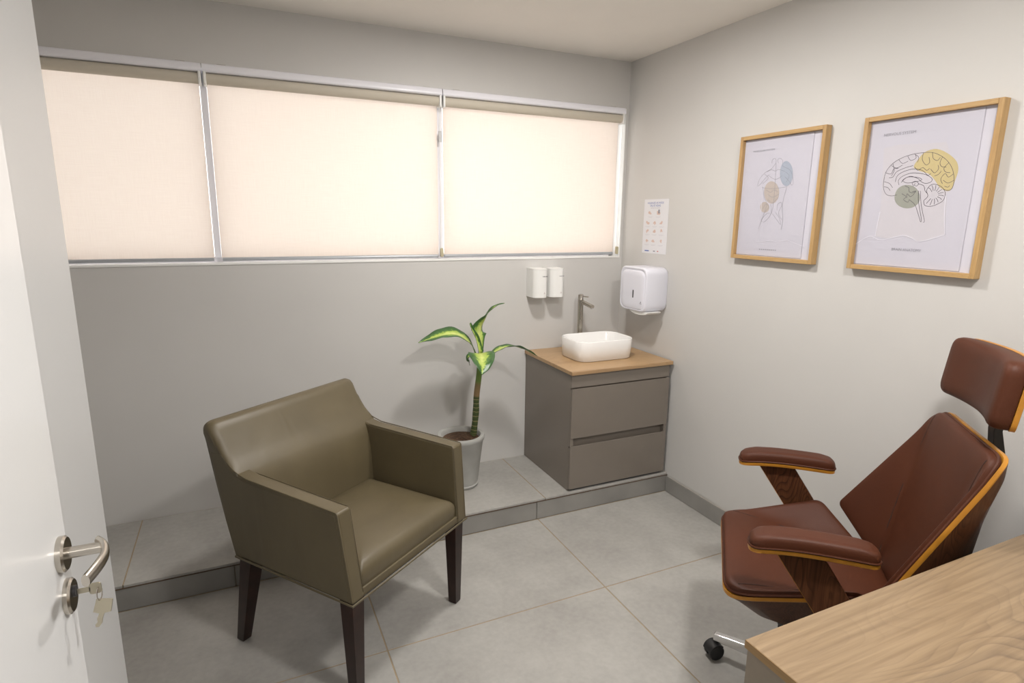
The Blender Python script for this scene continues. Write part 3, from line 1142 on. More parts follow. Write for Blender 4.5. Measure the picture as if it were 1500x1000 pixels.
# --- left print: muscles
pr1 = picture(1.702, 2.145, 1.376, 1.925, 'left framed print: faint muscle line drawing with blue and tan ovals')
zm1 = zoom_map(1060, 170, 739/170)
p_t, p_b = zm1(583, 98), zm1(488, 895)
sheet1 = obj('paper_sheet', bx(XP, 2.1595, (p_t[0]+p_b[0])/2, 2.128, 1.396, 1.907), paper_m, pr1)
patch(sheet1, ellipse_pts(400, 366, 41, 80, 18), zm1, blu_m, 'blue_oval')
patch(sheet1, ellipse_pts(306, 486, 48, 71, 18), zm1, tan_m, 'tan_oval')
patch(sheet1, ellipse_pts(262, 580, 29, 34, 14), zm1, tan_m, 'tan_oval')
musc = [
    [(308, 300), (312, 278), (330, 270), (334, 295), (305, 335), (262, 362), (228, 405), (218, 445), (238, 430), (272, 388), (292, 372)],
    [(350, 300), (346, 276), (364, 269), (377, 285), (378, 318), (425, 345), (444, 410), (436, 440), (418, 415), (390, 385)],
    [(335, 300), (330, 400), (322, 520), (306, 622)], [(276, 355), (305, 342), (330, 350), (352, 340), (392, 352)], [(290, 380), (312, 396), (331, 402), (352, 395), (372, 380)],
    [(250, 450), (260, 520), (276, 560), (250, 640), (228, 700), (224, 718)], [(402, 455), (384, 520), (374, 580), (377, 660), (366, 722)], [(246, 455), (310, 462), (405, 450)],
    [(285, 500), (312, 516), (354, 496)], [(283, 530), (310, 552), (346, 520)], [(272, 470), (300, 485), (320, 470), (345, 480)],
    [(300, 560), (302, 620), (262, 672), (240, 662), (274, 622), (296, 618)], [(312, 622), (345, 668), (363, 690), (356, 650), (330, 612)],
    [(340, 600), (344, 562), (366, 550), (370, 570), (350, 618), (372, 660)], [(250, 590), (270, 560), (288, 580), (262, 610)], [(262, 370), (285, 395), (250, 430)], [(395, 355), (418, 380), (400, 420)]]
strokes(sheet1, musc, zm1, 0.0012, softink_m, 'muscle_drawing')
a1, a2 = zm1(190, 232), zm1(326, 217)
zt = (a1[1]+a2[1])/2
wall_text('lettering', 'MUSCULAR SYSTEM', (a1[0], zt), (a2[0], zt), XT-0.0006, 0.0075, softink_m, sheet1)
bm = bmesh.new()
for q in range(9):
    a = zm1(232+q*12.5, 797)
    ribbon(bm, [(a[0], 1.424), (a[0]-0.006, 1.424)], 0.004, XT-0.0006)
obj('small_print', bm, softink_m, sheet1, smooth=False, kind='stuff')
strokes(sheet1, [[(205, 795), (240, 800), (300, 792), (345, 800), (400, 790), (440, 803), (520, 835)], [(222, 795), (225, 740), (240, 600), (248, 500)]], zm1, 0.002, MATS['torn_edge_white'], 'torn_edge')
obj('clear_cover', bx(2.1515, 2.1525, 1.702+0.0165, 2.145-0.0165, 1.376+0.0165, 1.925-0.0165), film_m, pr1)

# ------------------------------------------------------------------ hand-washing notice
nz = thing('hand_washing_notice', 'small white hand-washing notice stuck on the right wall above the paper dispenser', 'notice', (XR, 2.785, 1.355))
XN = 2.1722
c4 = [on_x(*p, XN) for p in ((944.4, 292.7), (980, 290.3), (975.7, 372.6), (940.5, 370))]
ny1 = (c4[0].y+c4[3].y)/2
ny0 = (c4[1].y+c4[2].y)/2
nz1 = (c4[0].z+c4[1].z)/2
nz0 = (c4[2].z+c4[3].z)/2
obj('sheet', bx(XN-0.0006, XR-0.0002, ny0, ny1, nz0, nz1), plain('notice_paper', (0.74, 0.74, 0.77), 0.5), nz)
XQ = XN-0.0010
nw, nh = ny1-ny0, nz1-nz0


def npt(u, v):
    return (ny1-u*nw, nz1-v*nh)


def ntext(s, u0, u1, v, h, mat, name='lettering'):
    a, b_ = npt(u0, v), npt(u1, v)
    wall_text(name, s, a, b_, XQ, h*nh, mat, nz)


ntext('HIGIENIZE AS M\u00c3OS', 0.14, 0.80, 0.085, 0.042, blueink_m)
ntext('SALVE VIDAS', 0.25, 0.68, 0.135, 0.036, blueink_m)
ntext('Higieniza\u00e7\u00e3o Simples das M\u00e3os', 0.28, 0.66, 0.17, 0.016, softink_m)
cells = [(0.28, 0.25), (0.60, 0.25), (0.19, 0.43), (0.48, 0.43), (0.76, 0.43), (0.19, 0.58), (0.48, 0.58), (0.76, 0.58), (0.19, 0.77), (0.46, 0.77), (0.76, 0.77)]
rnd = random.Random(4)
for k, (u, v) in enumerate(cells):
    bm = bmesh.new()
    big = k < 2
    for q in range(2):
        ang = rnd.uniform(0, PI)
        cu_, cv_ = u+rnd.uniform(-0.03, 0.03), v+rnd.uniform(-0.012, 0.02)
        la, lb = (0.060, 0.020) if not big else (0.075, 0.024)
        pts = []
        for j in range(14):
            a = 2*PI*j/14
            ex, ey = la*math.cos(a), lb*math.sin(a)*2.0*(1+0.3*math.cos(3*a))
            xx, yy2 = ex*math.cos(ang)-ey*math.sin(ang)*0.6, ex*math.sin(ang)*0.5+ey*math.cos(ang)*0.5
            pts.append(npt(cu_+xx, cv_+yy2))
        flat_poly(bm, pts, XQ-0.0002*q)
    obj('hand_pictogram', bm, skin_m, nz, smooth=False)
    bm = bmesh.new()
    a, b_ = npt(u-0.10, v+0.07), npt(u+0.11, v+0.07)
    ribbon(bm, [a, b_], 0.0014, XQ)
    a, b_ = npt(u-0.07, v+0.082), npt(u+0.07, v+0.082)
    ribbon(bm, [a, b_], 0.0012, XQ)
    obj('caption', bm, plain('caption_grey', (0.58, 0.58, 0.62), 0.6), nz, smooth=False)
bm = bmesh.new()
flat_poly(bm, [npt(0.60, 0.19), npt(0.66, 0.19), npt(0.66, 0.26), npt(0.60, 0.26)], XQ-0.0005)
obj('tap_pictogram', bm, softink_m, nz, smooth=False)
for u0, u1, mt in ((0.12, 0.30, blueink_m), (0.48, 0.56, softink_m), (0.64, 0.70, redink_m)):
    bm = bmesh.new()
    flat_poly(bm, [npt(u0, 0.945), npt(u1, 0.945), npt(u1, 0.965), npt(u0, 0.965)], XQ)
    obj('footer_logo', bm, mt, nz, smooth=False)

# ------------------------------------------------------------------ potted plant
PC = Vector((1.022, 2.852, ZS))
pot = thing('plant_pot', 'pale grey tapered pot on the step beside the taupe cabinet', 'pot', PC)
b = bmesh.new()
lathe(b, [(0.02, 0.0), (0.086, 0.0), (0.092, 0.006), (0.094, 0.016), (0.090, 0.020), (0.120, 0.262), (0.126, 0.268), (0.128, 0.286), (0.125, 0.292), (0.108, 0.292), (0.103, 0.285), (0.100, 0.262), (0.02, 0.262)], PC, 48)
obj('pot_body', b, pot_m, pot)
b = bmesh.new()
lathe(b, [(0.0995, 0.2625), (0.0995, 0.267), (0.06, 0.273), (0.02, 0.277)], PC, 32)
obj('soil', b, soil_m, pot, kind='stuff')

plant = thing('leafy_plant', 'dumb cane with arching variegated yellow-green leaves in the grey pot', 'plant', (PC.x, PC.y, ZS+0.27))
YP = PC.y


def st(px, py, y=YP):
    return on_y(px, py, y)


sp_pts = [st(692, 650), st(694, 632), st(697, 605), st(698, 580), st(701, 555), st(703, 535), st(704, 520)]
sp_pts[0].z = ZS+0.272
spine = catmull(sp_pts, 5)
b = bmesh.new()
n_s = len(spine)
rs = []
for i in range(n_s):
    t = i/(n_s-1)
    r = 0.0185 - 0.004*t
    if t < 0.45:
        r *= 1+0.06*math.sin(t*25*2*PI)
    if t > 0.8:
        r *= 1+0.2*(t-0.8)/0.2
    rs.append(r)
R = tube(b, spine, rs, 14)
uvl = b.loops.layers.uv.new('UVMap')
idx = {}
for i, ring in enumerate(R):
    for k, v in enumerate(ring):
        idx[v] = (k/14, i/(n_s-1))
for f in b.faces:
    for l in f.loops:
        l[uvl].uv = idx[l.vert]
obj('stem', b, stem_m, plant)


def leaf(spine_px, widths, side, fold=0.25, nu=8, sub=6, arch=None, name='leaf'):
    """spine: list of (px, py, y); side: width direction; widths in metres at each control point"""
    P = [on_y(px, py, y) for px, py, y in spine_px]
    sp = catmull(P, sub)
    wv = catmull([(w, 0, 0) for w in widths], sub)
    b = bmesh.new()
    n = len(sp)
    sv0 = Vector(side).normalized() if not isinstance(side, list) else None
    rows = []
    for i in range(n):
        t = (sp[min(i+1, n-1)]-sp[max(i-1, 0)]).normalized()
        if isinstance(side, list):
            f = i/(n-1)*(len(side)-1)
            k = min(int(f), len(side)-2)
            sv = Vector(side[k]).lerp(Vector(side[k+1]), f-k)
        else:
            sv = sv0.copy()
        s = (sv - t*sv.dot(t)).normalized()
        nr = s.cross(t).normalized()
        if nr.z < 0:
            nr = -nr
        w = max(wv[i].x, 0.0008)
        row = []
        for k in range(nu+1):
            u = k/nu*2-1
            row.append(b.verts.new(sp[i] + s*(u*w) + nr*(fold*w*(abs(u)**1.4) + 0.0015*math.sin(i*0.9+u*3))))
        rows.append(row)
    uvl = b.loops.layers.uv.new('UVMap')
    for i in range(n-1):
        for k in range(nu):
            f = b.faces.new((rows[i][k], rows[i][k+1], rows[i+1][k+1], rows[i+1][k]))
            for l, (uu, vv) in zip(f.loops, ((k, i), (k+1, i), (k+1, i+1), (k, i+1))):
                l[uvl].uv = (uu/nu, vv/(n-1))
    o = obj(name, b, leaf_m, plant)
    md = o.modifiers.new('thickness', 'SOLIDIFY')
    md.thickness = 0.0012
    return o


YL = YP-0.03
leaf([(703, 540, YP), (695, 516, YP-0.01), (686, 500, YP-0.01), (668, 489, YP-0.03), (648, 490, YP-0.04), (630, 496, YP-0.04), (613, 502, YP-0.04)],
     [0.012, 0.024, 0.038, 0.046, 0.042, 0.028, 0.001], (0.10, 1.0, 0.42), 0.22)
leaf([(704, 535, YP), (703, 505, YP), (702, 485, YP+0.005), (709, 470, YP+0.01), (717, 457, YP), (727, 448, YP-0.02), (739, 444, YP-0.03)],
     [0.012, 0.022, 0.046, 0.046, 0.026, 0.013, 0.001], [(0.9, 0.4, 0.2), (0.9, 0.4, 0.15), (0.5, 0.9, 0.25), (0.2, 1, 0.2)], 0.30)
leaf([(704, 538, YP-0.01), (702, 515, YP-0.02), (697, 495, YP-0.02), (691, 482, YP-0.02), (688, 473, YP-0.02)],
     [0.012, 0.017, 0.014, 0.010, 0.007], (0.9, 0.4, 0.1), 0.9)
leaf([(707, 535, YP), (716, 522, YP-0.01), (728, 513, YP-0.02), (742, 508, YP-0.04), (757, 508, YP-0.06), (772, 513, YP-0.09), (787, 521, YP-0.12)],
     [0.010, 0.016, 0.034, 0.046, 0.040, 0.024, 0.001], (-0.12, 1.0, -0.12), 0.18)
leaf([(704, 530, YP-0.01), (704, 519, YP-0.06), (705, 519, YP-0.13), (706, 528, YP-0.20), (707, 538, YP-0.24), (706, 549, YP-0.26)],
     [0.012, 0.036, 0.066, 0.060, 0.036, 0.001], (1.0, 0.05, 0.0), 0.20)
leaf([(703, 545, YP), (696, 526, YP-0.02), (689, 521, YP-0.05), (686, 526, YP-0.08), (688, 535, YP-0.10)],
     [0.008, 0.012, 0.016, 0.014, 0.001], (0.2, 1.0, 0.1), 0.3)

# ------------------------------------------------------------------ taupe armchair
AW, AD, AZ = 0.654, 0.553, 0.367
ATH = 0.6339
ac = (0.231, 1.659)
c_, s_ = math.cos(ATH), math.sin(ATH)
aroot = (ac[0]+c_*AW/2-s_*AD/2, ac[1]+s_*AW/2+c_*AD/2, 0)
arm = thing('armchair', 'taupe leather armchair with four dark wooden tapered legs', 'armchair', aroot, ATH)
T = 0.056


def flare(bm):
    for v in bm.verts:
        k = 0.968 + (v.co.z-AZ)*0.165
        v.co.x = AW/2 + (v.co.x-AW/2)*k
    bmesh.ops.translate(bm, verts=bm.verts[:], vec=(-AW/2, -AD/2, 0))
    return bm


def aobj(name, bm, mat, bevel=0.0, seg=3, parent=arm, fl=True, label=None):
    if fl:
        flare(bm)
    else:
        bmesh.ops.translate(bm, verts=bm.verts[:], vec=(-AW/2, -AD/2, 0))
    return obj(name, bm, mat, parent, world=False, bevel=bevel, seg=seg, label=label)


arm_prof = [(0.0, AZ), (0.53, AZ), (0.56, 0.60), (0.50, 0.700), (0.44, 0.690), (0.25, 0.684), (0.030, 0.677)]
for x0 in (0.0, AW-T):
    b = bmesh.new()
    prism(b, arm_prof, 'X', x0, x0+T)
    aobj('armrest', b, taupe_leather, 0.009)
front_line = catmull([(0.585, 0.828, 0), (0.560, 0.790, 0), (0.525, 0.742, 0), (0.495, 0.708, 0), (0.470, 0.672, 0), (0.452, 0.60, 0), (0.440, 0.50, 0), (0.435, 0.42, 0)], 3)
back_prof = [(0.552, AZ), (0.580, 0.50), (0.604, 0.64), (0.640, 0.818), (0.645, 0.838), (0.640, 0.852), (0.626, 0.859), (0.610, 0.857), (0.597, 0.847)] + [(p.x, p.y) for p in front_line] + [(0.435, AZ+0.02)]
b = bmesh.new()
rings = []


def shoulder(x, inset):
    out = []
    for y, z in back_prof:
        w = min(1, max(0, (z-0.70)/0.08))
        ym = 0.52+(z-0.60)*0.38
        out.append((x, y+(ym-y)*min(0.9, inset/0.05)*w*0.8, z-inset*w*(1.0 if z > 0.80 else 0.4)))
    return out


NS = 7
rings = []
for k in range(NS+1):
    t = k/NS                       # 0 at the end face, 1 where the rounding ends
    xx = 0.034*(1-math.cos(PI/2*t))
    ii = 0.026*(1-math.sin(PI/2*t))
    rings.append((xx, ii))
full = [shoulder(xx, ii) for xx, ii in rings] + [shoulder(AW-xx, ii) for xx, ii in reversed(rings)]
loft(b, full, True)
aobj('backrest', b, taupe_leather, 0.006, 2)


def inset_poly(poly, d):
    out = []
    P = [Vector(p) for p in poly]
    area = sum(P[i-1].x*P[i].y-P[i].x*P[i-1].y for i in range(len(P)))
    sgn = 1 if area > 0 else -1
    for i, p in enumerate(P):
        a, c = (p-P[i-1]).normalized(), (P[(i+1) % len(P)]-p).normalized()
        n1, n2 = Vector((-a.y, a.x))*sgn, Vector((-c.y, c.x))*sgn
        m = (n1+n2).normalized()
        out.append(p+m*d/max(0.4, m.dot(n1)))
    return [(p.x, p.y) for p in out]


side_prof = [(0.0, AZ), (0.030, 0.677), (0.25, 0.684), (0.44, 0.690), (0.490, 0.700), (0.520, 0.730), (0.545, 0.765), (0.618, 0.765), (0.604, 0.64), (0.580, 0.50), (0.552, AZ)]
for xo, xi in ((-0.001, 0.004), (AW+0.001, AW-0.004)):
    b = bmesh.new()
    prism(b, inset_poly(side_prof, 0.011), 'X', min(xo, xi), max(xo, xi))
    aobj('side_panel', b, taupe_leather)
# seat cushion
b = pad(densify(rect_loop(T+0.002, AW-T-0.002, 0.012, 0.455, 0.012, 4), 0.03), lambda u, v, d: (u, v, 0.394+d),
        [(1.0, 0.0), (1.004, 0.028), (1.0, 0.042), (0.985, 0.056), (0.95, 0.067), (0.88, 0.076), (0.7, 0.084), (0.45, 0.088)],
        [(0.99, -0.004), (0.9, -0.004)], 4)
aobj('seat_cushion', b, taupe_leather)
b = bmesh.new()
box(b, T-0.004, AW-T+0.004, 0.006, 0.046, AZ, 0.397)
box(b, T-0.004, AW-T+0.004, 0.046, 0.50, AZ, 0.385)
aobj('front_rail', b, taupe_leather, 0.004)
# piping
for side, xo in ((0, 0.0), (1, AW)):
    pp = [(xo, 0.002, AZ+0.008), (xo, 0.031, 0.671), (xo, 0.036, 0.6775), (xo, 0.25, 0.685), (xo, 0.44, 0.691), (xo, 0.478, 0.700)]
    sh = shoulder(0, 0.024)
    pp += [(xo, q[1], q[2]) for q in sh[18:3:-1]]
    b = bmesh.new()
    tube(b, pp, 0.0022, 6)
    for v in b.verts:
        v.co.x += 0.002 if side == 0 else -0.002
    aobj('piping', b, taupe_leather)
for xo in (T, AW-T):
    b = bmesh.new()
    tube(b, [(xo, 0.003, AZ+0.02), (xo, 0.031, 0.668), (xo, 0.040, 0.677), (xo, 0.25, 0.6835), (xo, 0.46, 0.690)], 0.0016, 6)
    for v in b.verts:
        v.co.x += -0.003 if xo == T else 0.003
    aobj('seam', b, tseam_m)
b = bmesh.new()
e = 0.004
tube(b, [(-e+0.002, 0.552, AZ), (-e+0.002, -e+0.002, AZ), (AW+e-0.002, -e+0.002, AZ), (AW+e-0.002, 0.552, AZ), (-e+0.002, 0.552, AZ)], 0.0042, 8)
aobj('welt', b, taupe_leather, label='piped welt along the bottom edge')
obj('underside', (lambda bb: (flare(bb), bb)[1])(bx(0.012, AW-0.012, 0.012, 0.54, AZ-0.006, AZ+0.004)), black_m, arm, world=False)


def leg(x, y, fx, fy, s0=0.054, s1=0.036):
    b = bmesh.new()
    rings = []
    for z, cx, cy, s in ((AZ-0.001, x, y, s0), (0.004, fx, fy, s1), (0.0005, fx, fy, s1-0.005)):
        rings.append([(cx-s/2, cy-s/2, z), (cx+s/2, cy-s/2, z), (cx+s/2, cy+s/2, z), (cx-s/2, cy+s/2, z)])
    loft(b, rings, True)
    aobj('leg', b, legwood_m, 0.002, 2, fl=False)


leg(0.044, 0.036, 0.046, 0.036)
leg(AW-0.044, 0.036, AW-0.042, 0.036)
leg(0.044, 0.510, 0.040, 0.592, 0.058, 0.036)
leg(AW-0.044, 0.510, AW-0.040, 0.592, 0.058, 0.036)

# ------------------------------------------------------------------ desk
DKX0, DKX1, DKY0, DKY1, DKZ = 0.843, XR-0.016, 0.14, 0.719, 0.75
dk = thing('desk', 'wood-grain topped desk with taupe end panel in the foreground', 'desk', ((DKX0+DKX1)/2, (DKY0+DKY1)/2, 0))
obj('desk_top', bx(DKX0+0.001, DKX1, DKY0, DKY1, DKZ-0.018, DKZ), desk_wood, dk, bevel=0.001, seg=1)
obj('edge_band', bx(DKX0, DKX0+0.0009, DKY0, DKY1, DKZ-0.0175, DKZ-0.0005), edge_wood, dk)
obj('end_panel', bx(DKX0+0.004, DKX0+0.022, DKY0+0.01, DKY1-0.004, 0.001, DKZ-0.0182), deskpan_m, dk, bevel=0.001, seg=1)
obj('end_panel', bx(DKX1-0.022, DKX1-0.004, DKY0+0.01, DKY1-0.004, 0.001, DKZ-0.0182), deskpan_m, dk, bevel=0.001, seg=1)
obj('modesty_panel', bx(DKX0+0.022, DKX1-0.022, DKY0+0.10, DKY0+0.118, 0.25, DKZ-0.0182), deskpan_m, dk)

# ------------------------------------------------------------------ office chair  (local: +X forward, +Y chair's left)
PH = math.radians(136.8)
CF = Vector((math.cos(PH), math.sin(PH), 0))
CC = Vector((1.554, 1.177, 0)) - CF*0.065
oc = thing('office_chair', 'brown leather reclining office chair with walnut plywood shell behind the desk', 'office chair', CC, PH)


def oobj(name, bm, mat, parent=oc, bevel=0.0, seg=2, sharp=40, label=None, mats=None):
    return obj(name, bm, mat, parent, world=False, bevel=bevel, seg=seg, sharp=sharp, label=label, mats=mats)


def fold_rise(u, v, A, B, wide, rise):
    """how far (u,v) lies beyond the fold line A-B (mirrored), scaled so the wide corner gets 'rise'"""
    A, B, Wd = Vector(A), Vector(B), Vector(wide)
    n = Vector((B.y-A.y, A.x-B.x)).normalized()
    if (Wd-A).dot(n) < 0:
        n = -n
    d = (Vector((abs(u), v))-A).dot(n)
    k = rise/(Wd-A).dot(n)
    w = 0.022
    if d <= -w:
        return 0.0
    if d < w:
        return k*(d+w)**2/(4*w)
    return k*d


def seat_z(l, f):
    return 0.452 + 0.10*f + fold_rise(l, f, (0.262, 0.26), (0.125, -0.22), (0.29, -0.055), 0.115)


def seat3(u, v, d):
    return (v, u, seat_z(u, v)+d)


seat_out = densify(rpoly([(-0.250, 0.275), (0.250, 0.275), (0.287, -0.050), (0.115, -0.215), (-0.115, -0.215), (-0.287, -0.050)], [0.065, 0.065, 0.05, 0.05, 0.05, 0.05], 8), 0.02)
cush_f = [(1.0, 0.0), (1.003, 0.010), (0.995, 0.019), (0.978, 0.024), (0.94, 0.028), (0.86, 0.031), (0.72, 0.033)]
cush_b = [(0.995, -0.004), (0.96, -0.004)]
oobj('seat', pad(seat_out, seat3, cush_f, cush_b, 10), brown_leather)


def rim_tube(outline, f3, d, r, s=1.0):
    c = Vector((0, 0))
    for p in outline:
        c += p
    c /= len(outline)
    b = bmesh.new()
    pts = [Vector(f3(*(c+(p-c)*s), d)) for p in outline]
    pts.append(pts[0])
    pts.append(pts[1])
    tube(b, pts, r, 6, False)
    return b


oobj('seat_piping', rim_tube(seat_out, seat3, 0.003, 0.0045, 1.004), brown_leather)


def shell_rings(outline, f3, s0, d0, d1, steps):
    """plywood shell: light rim between d0 and d1, then walnut hull through steps [(s, d)]"""
    c = Vector((0, 0))
    for p in outline:
        c += p
    c /= len(outline)
    b = bmesh.new()
    rings = [[f3(*(c+(p-c)*s), d) for p in outline] for s, d in [(0.02, d0-0.008), (0.25, d0-0.008), (0.4, d0-0.008), (0.5, d0-0.008), (0.6, d0-0.008), (0.7, d0-0.008), (0.8, d0-0.008), (0.9, d0-0.006), (s0*0.985, d0), (s0, d0-0.001), (s0, d1+0.001), (s0*0.99, d1)] + steps]
    R = loft(b, rings, True)
    b.faces.ensure_lookup_table()
    n = len(outline)
    for i, f in enumerate(b.faces):
        f.material_index = 0 if i < n*11 else 1
    b.faces[-1].material_index = 1
    return b


def hull3(base3, ctr_flat):
    return base3


def seat_hull(u, v, d):
    # below the rim the folds fade out towards the flat bottom
    t = min(1, max(0, (-d-0.017)/0.09))
    z = seat_z(u, v)*(1-t) + (0.452+0.10*v)*t
    return (v, u, z+d)


oobj('seat_shell', shell_rings(seat_out, seat_hull, 1.022, -0.004, -0.017, [(0.93, -0.032), (0.62, -0.110), (0.36, -0.130), (0.2, -0.130)]), None, sharp=30, mats=[ply_m, walnut_m], label='walnut plywood seat shell with pale orange edge')


def prof_at(outline, prof, q):
    """height of the cushion profile over the point q inside the outline"""
    c = Vector((0, 0))
    for p in outline:
        c += p
    c /= len(outline)
    v = q-c
    s_ = 0.0
    for i, p in enumerate(outline):
        a, e_ = p-c, outline[(i+1) % len(outline)]-c
        ed = e_-a
        den = v.x*ed.y - v.y*ed.x
        if abs(den) < 1e-12:
            continue
        t = (a.x*ed.y - a.y*ed.x)/den
        w = (a.x*v.y - a.y*v.x)/den
        if t > 0 and -1e-6 <= w <= 1+1e-6:
            s_ = 1/t
            break
    pr = list(prof)
    if s_ <= pr[-1][0]:
        return pr[-1][1]
    for (s0, d0), (s1, d1) in zip(pr[1:], pr[2:]):
        if s1 <= s_ <= s0:
            return d1+(d0-d1)*(s_-s1)/(s0-s1)
    return pr[1][1]


def seam_line(f3, pts, d, r=0.0018, outline=None, prof=None):
    b = bmesh.new()
    n = 24
    P = []
    for i in range(len(pts)-1):
        a, c = Vector(pts[i]), Vector(pts[i+1])
        for k in range(n):
            q = a.lerp(c, k/n)
            P.append(f3(q.x, q.y, d if outline is None else prof_at(outline, prof, q)-0.0003))
    tube(b, P, r, 6)
    return b


for sg in (-1, 1):
    oobj('seam', seam_line(seat3, [(sg*0.235, 0.24), (sg*0.125, -0.20)], 0.0325, 0.0020, seat_out, cush_f), seam_m)

# backrest
BZ0, BZ1 = 0.400, 0.968
BF0, BF1 = -0.240, -0.350


def back_f(l, z):
    f = BF0 + (BF1-BF0)*(z-BZ0)/(BZ1-BZ0)
    return f + fold_rise(l, z, (0.212, BZ1), (0.160, BZ0), (0.272, 0.574), 0.150)


bnx, bnz = 0.975, 0.22


def back3(u, v, d):
    return (back_f(u, v)+d*bnx, u, v+d*bnz)


back_out = densify(rpoly([(-0.207, BZ1), (0.207, BZ1), (0.274, 0.572), (0.150, BZ0), (-0.150, BZ0), (-0.274, 0.572)], [0.055, 0.055, 0.04, 0.04, 0.04, 0.04], 6), 0.02)
oobj('backrest', pad(back_out, back3, cush_f, cush_b, 12), brown_leather)
oobj('back_piping', rim_tube(back_out, back3, 0.003, 0.0045, 1.004), brown_leather)


def back_hull(u, v, d):
    t = min(1, max(0, (-d-0.017)/0.10))
    fl = BF0 + (BF1-BF0)*(v-BZ0)/(BZ1-BZ0)
    f = back_f(u, v)*(1-t) + fl*t
    return (f+d*bnx, u, v+d*bnz)


oobj('back_shell', shell_rings(back_out, back_hull, 1.022, -0.004, -0.017, [(0.92, -0.026), (0.50, -0.062), (0.25, -0.066)]), None, sharp=30, mats=[ply_m, walnut_m], label='walnut plywood back shell with pale orange edge')
for sg in (-1, 1):
    oobj('seam', seam_line(back3, [(sg*0.188, 0.95), (sg*0.182, 0.70), (sg*0.155, 0.425)], 0.0325, 0.0020, back_out, cush_f), seam_m)

# headrest
HZ0, HZ1 = 1.034, 1.214


def head3(u, v, d):
    f = -0.372 - 0.02*(v-HZ0)/(HZ1-HZ0) + 1.0*u*u
    return (f+d, u, v+d*0.1)


head_out = densify(rpoly([(-0.190, HZ0), (0.190, HZ0), (0.190, HZ1), (-0.190, HZ1)], 0.035, 6), 0.02)
oobj('headrest', pad(head_out, head3, [(1.0, -0.015), (1.004, 0.0), (0.995, 0.012), (0.97, 0.022), (0.92, 0.029), (0.80, 0.034), (0.6, 0.036)], [(0.995, -0.018), (0.95, -0.018)], 8), brown_leather)
oobj('headrest_shell', shell_rings(head_out, head3, 1.012, -0.019, -0.033, [(0.9, -0.034), (0.5, -0.034)]), None, mats=[ply_m, walnut_m], label='curved plywood headrest backing')
for sg in (-1, 1):
    oobj('seam', seam_line(head3, [(sg*0.150, HZ0+0.012), (sg*0.150, HZ1-0.012)], 0.031, 0.0012), seam_m)
b = bmesh.new()
prism(b, [(-0.430, 0.86), (-0.405, 0.90), (-0.395, 0.985), (-0.405, 1.09), (-0.425, 1.09), (-0.416, 0.985), (-0.442, 0.88)], 'Y', -0.020, 0.020)
oobj('headrest_bracket', b, black_m, bevel=0.002)

# arms
for sg in (-1, 1):
    ly = sg*0.307 - 0.006

    def arm_z(f):
        t = (f-0.065)/0.16
        return 0.694 - (0.014 if t > 0 else 0.004)*t*t

    def arm3(u, v, d, ly=ly):
        return (v, ly+u, arm_z(v)+d)
    out = densify(rpoly([(-0.039, 0.228), (0.039, 0.228), (0.036, -0.085), (-0.036, -0.085)], [0.035, 0.035, 0.030, 0.030], 8), 0.015)
    ap = oobj('armrest', pad(out, arm3, [(1.0, 0.0), (1.02, 0.010), (1.0, 0.021), (0.94, 0.029), (0.8, 0.034), (0.5, 0.036)], [(0.99, -0.002), (0.8, -0.002)], 4), brown_leather)
    oobj('armrest_piping', rim_tube(out, arm3, 0.002, 0.0032, 1.02), brown_leather, parent=ap)
    oobj('armrest_base', pad(out, arm3, [(1.02, -0.004), (1.02, -0.003), (0.9, -0.0025)], [(1.02, -0.013), (1.0, -0.014), (0.8, -0.014)], 3), ply_m, parent=ap, label='orange plywood armrest base')
    # slanted walnut support plank
    b = bmesh.new()
    th = 0.009
    prof = [(0.165, 0.674), (0.045, 0.676), (-0.175, 0.345), (-0.060, 0.345)]
    prism(b, prof, 'Y', ly-th, ly+th)
    sup = oobj('arm_support', b, walnut_m, bevel=0.0015, seg=1)
    b = bmesh.new()
    ov = 0.0006
    e0, e1 = Vector((0.1655, 0.6735)), Vector((-0.0595, 0.345))
    loft(b, [[(e0.x+0.0006, ly-th+0.0015, e0.y), (e0.x+0.0006, ly+th-0.0015, e0.y), (e0.x-0.001, ly+th-0.0015, e0.y), (e0.x-0.001, ly-th+0.0015, e0.y)],
             [(e1.x+0.0006, ly-th+0.0015, e1.y), (e1.x+0.0006, ly+th-0.0015, e1.y), (e1.x-0.001, ly+th-0.0015, e1.y), (e1.x-0.001, ly-th+0.0015, e1.y)]], True)
    oobj('support_edge', b, ply_m, parent=sup)
    b = bmesh.new()
    box(b, -0.15, -0.08, min(ly, sg*0.08), max(ly, sg*0.08), 0.335, 0.350)
    oobj('support_bracket', b, black_m, bevel=0.003)
    for fx in (0.075, 0.125):
        b = bmesh.new()
        lathe(b, [(0.005, 0), (0.005, 0.004), (0.003, 0.006)], (fx, ly-0.016 if sg > 0 else ly+0.016, 0.672), 12)
        oobj('bolt', b, black_m, parent=sup)

# mechanism, column and base
b = bmesh.new()
box(b, -0.12, 0.10, -0.085, 0.085, 0.315, 0.345)
oobj('tilt_mechanism', b, black_m, bevel=0.008)
b = bmesh.new()
prism(b, [(-0.10, 0.318), (-0.28, 0.40), (-0.34, 0.52), (-0.355, 0.52), (-0.30, 0.385), (-0.12, 0.30)], 'Y', -0.035, 0.035)
oobj('back_bar', b, black_m, bevel=0.003)
b = bmesh.new()
lathe(b, [(0.030, 0.07), (0.030, 0.17), (0.024, 0.172), (0.024, 0.24), (0.014, 0.242), (0.014, 0.316)], (0, 0, 0), 24)
oobj('gas_column', b, black_m)
b = bmesh.new()
lathe(b, [(0.036, 0.065), (0.042, 0.070), (0.042, 0.110), (0.034, 0.118)], (0, 0, 0), 28)
oobj('base_hub', b, chrome_m)
lc = Matrix.Rotation(-PH, 3, 'Z') @ (Vector((1.470, 1.372, 0))-CC)
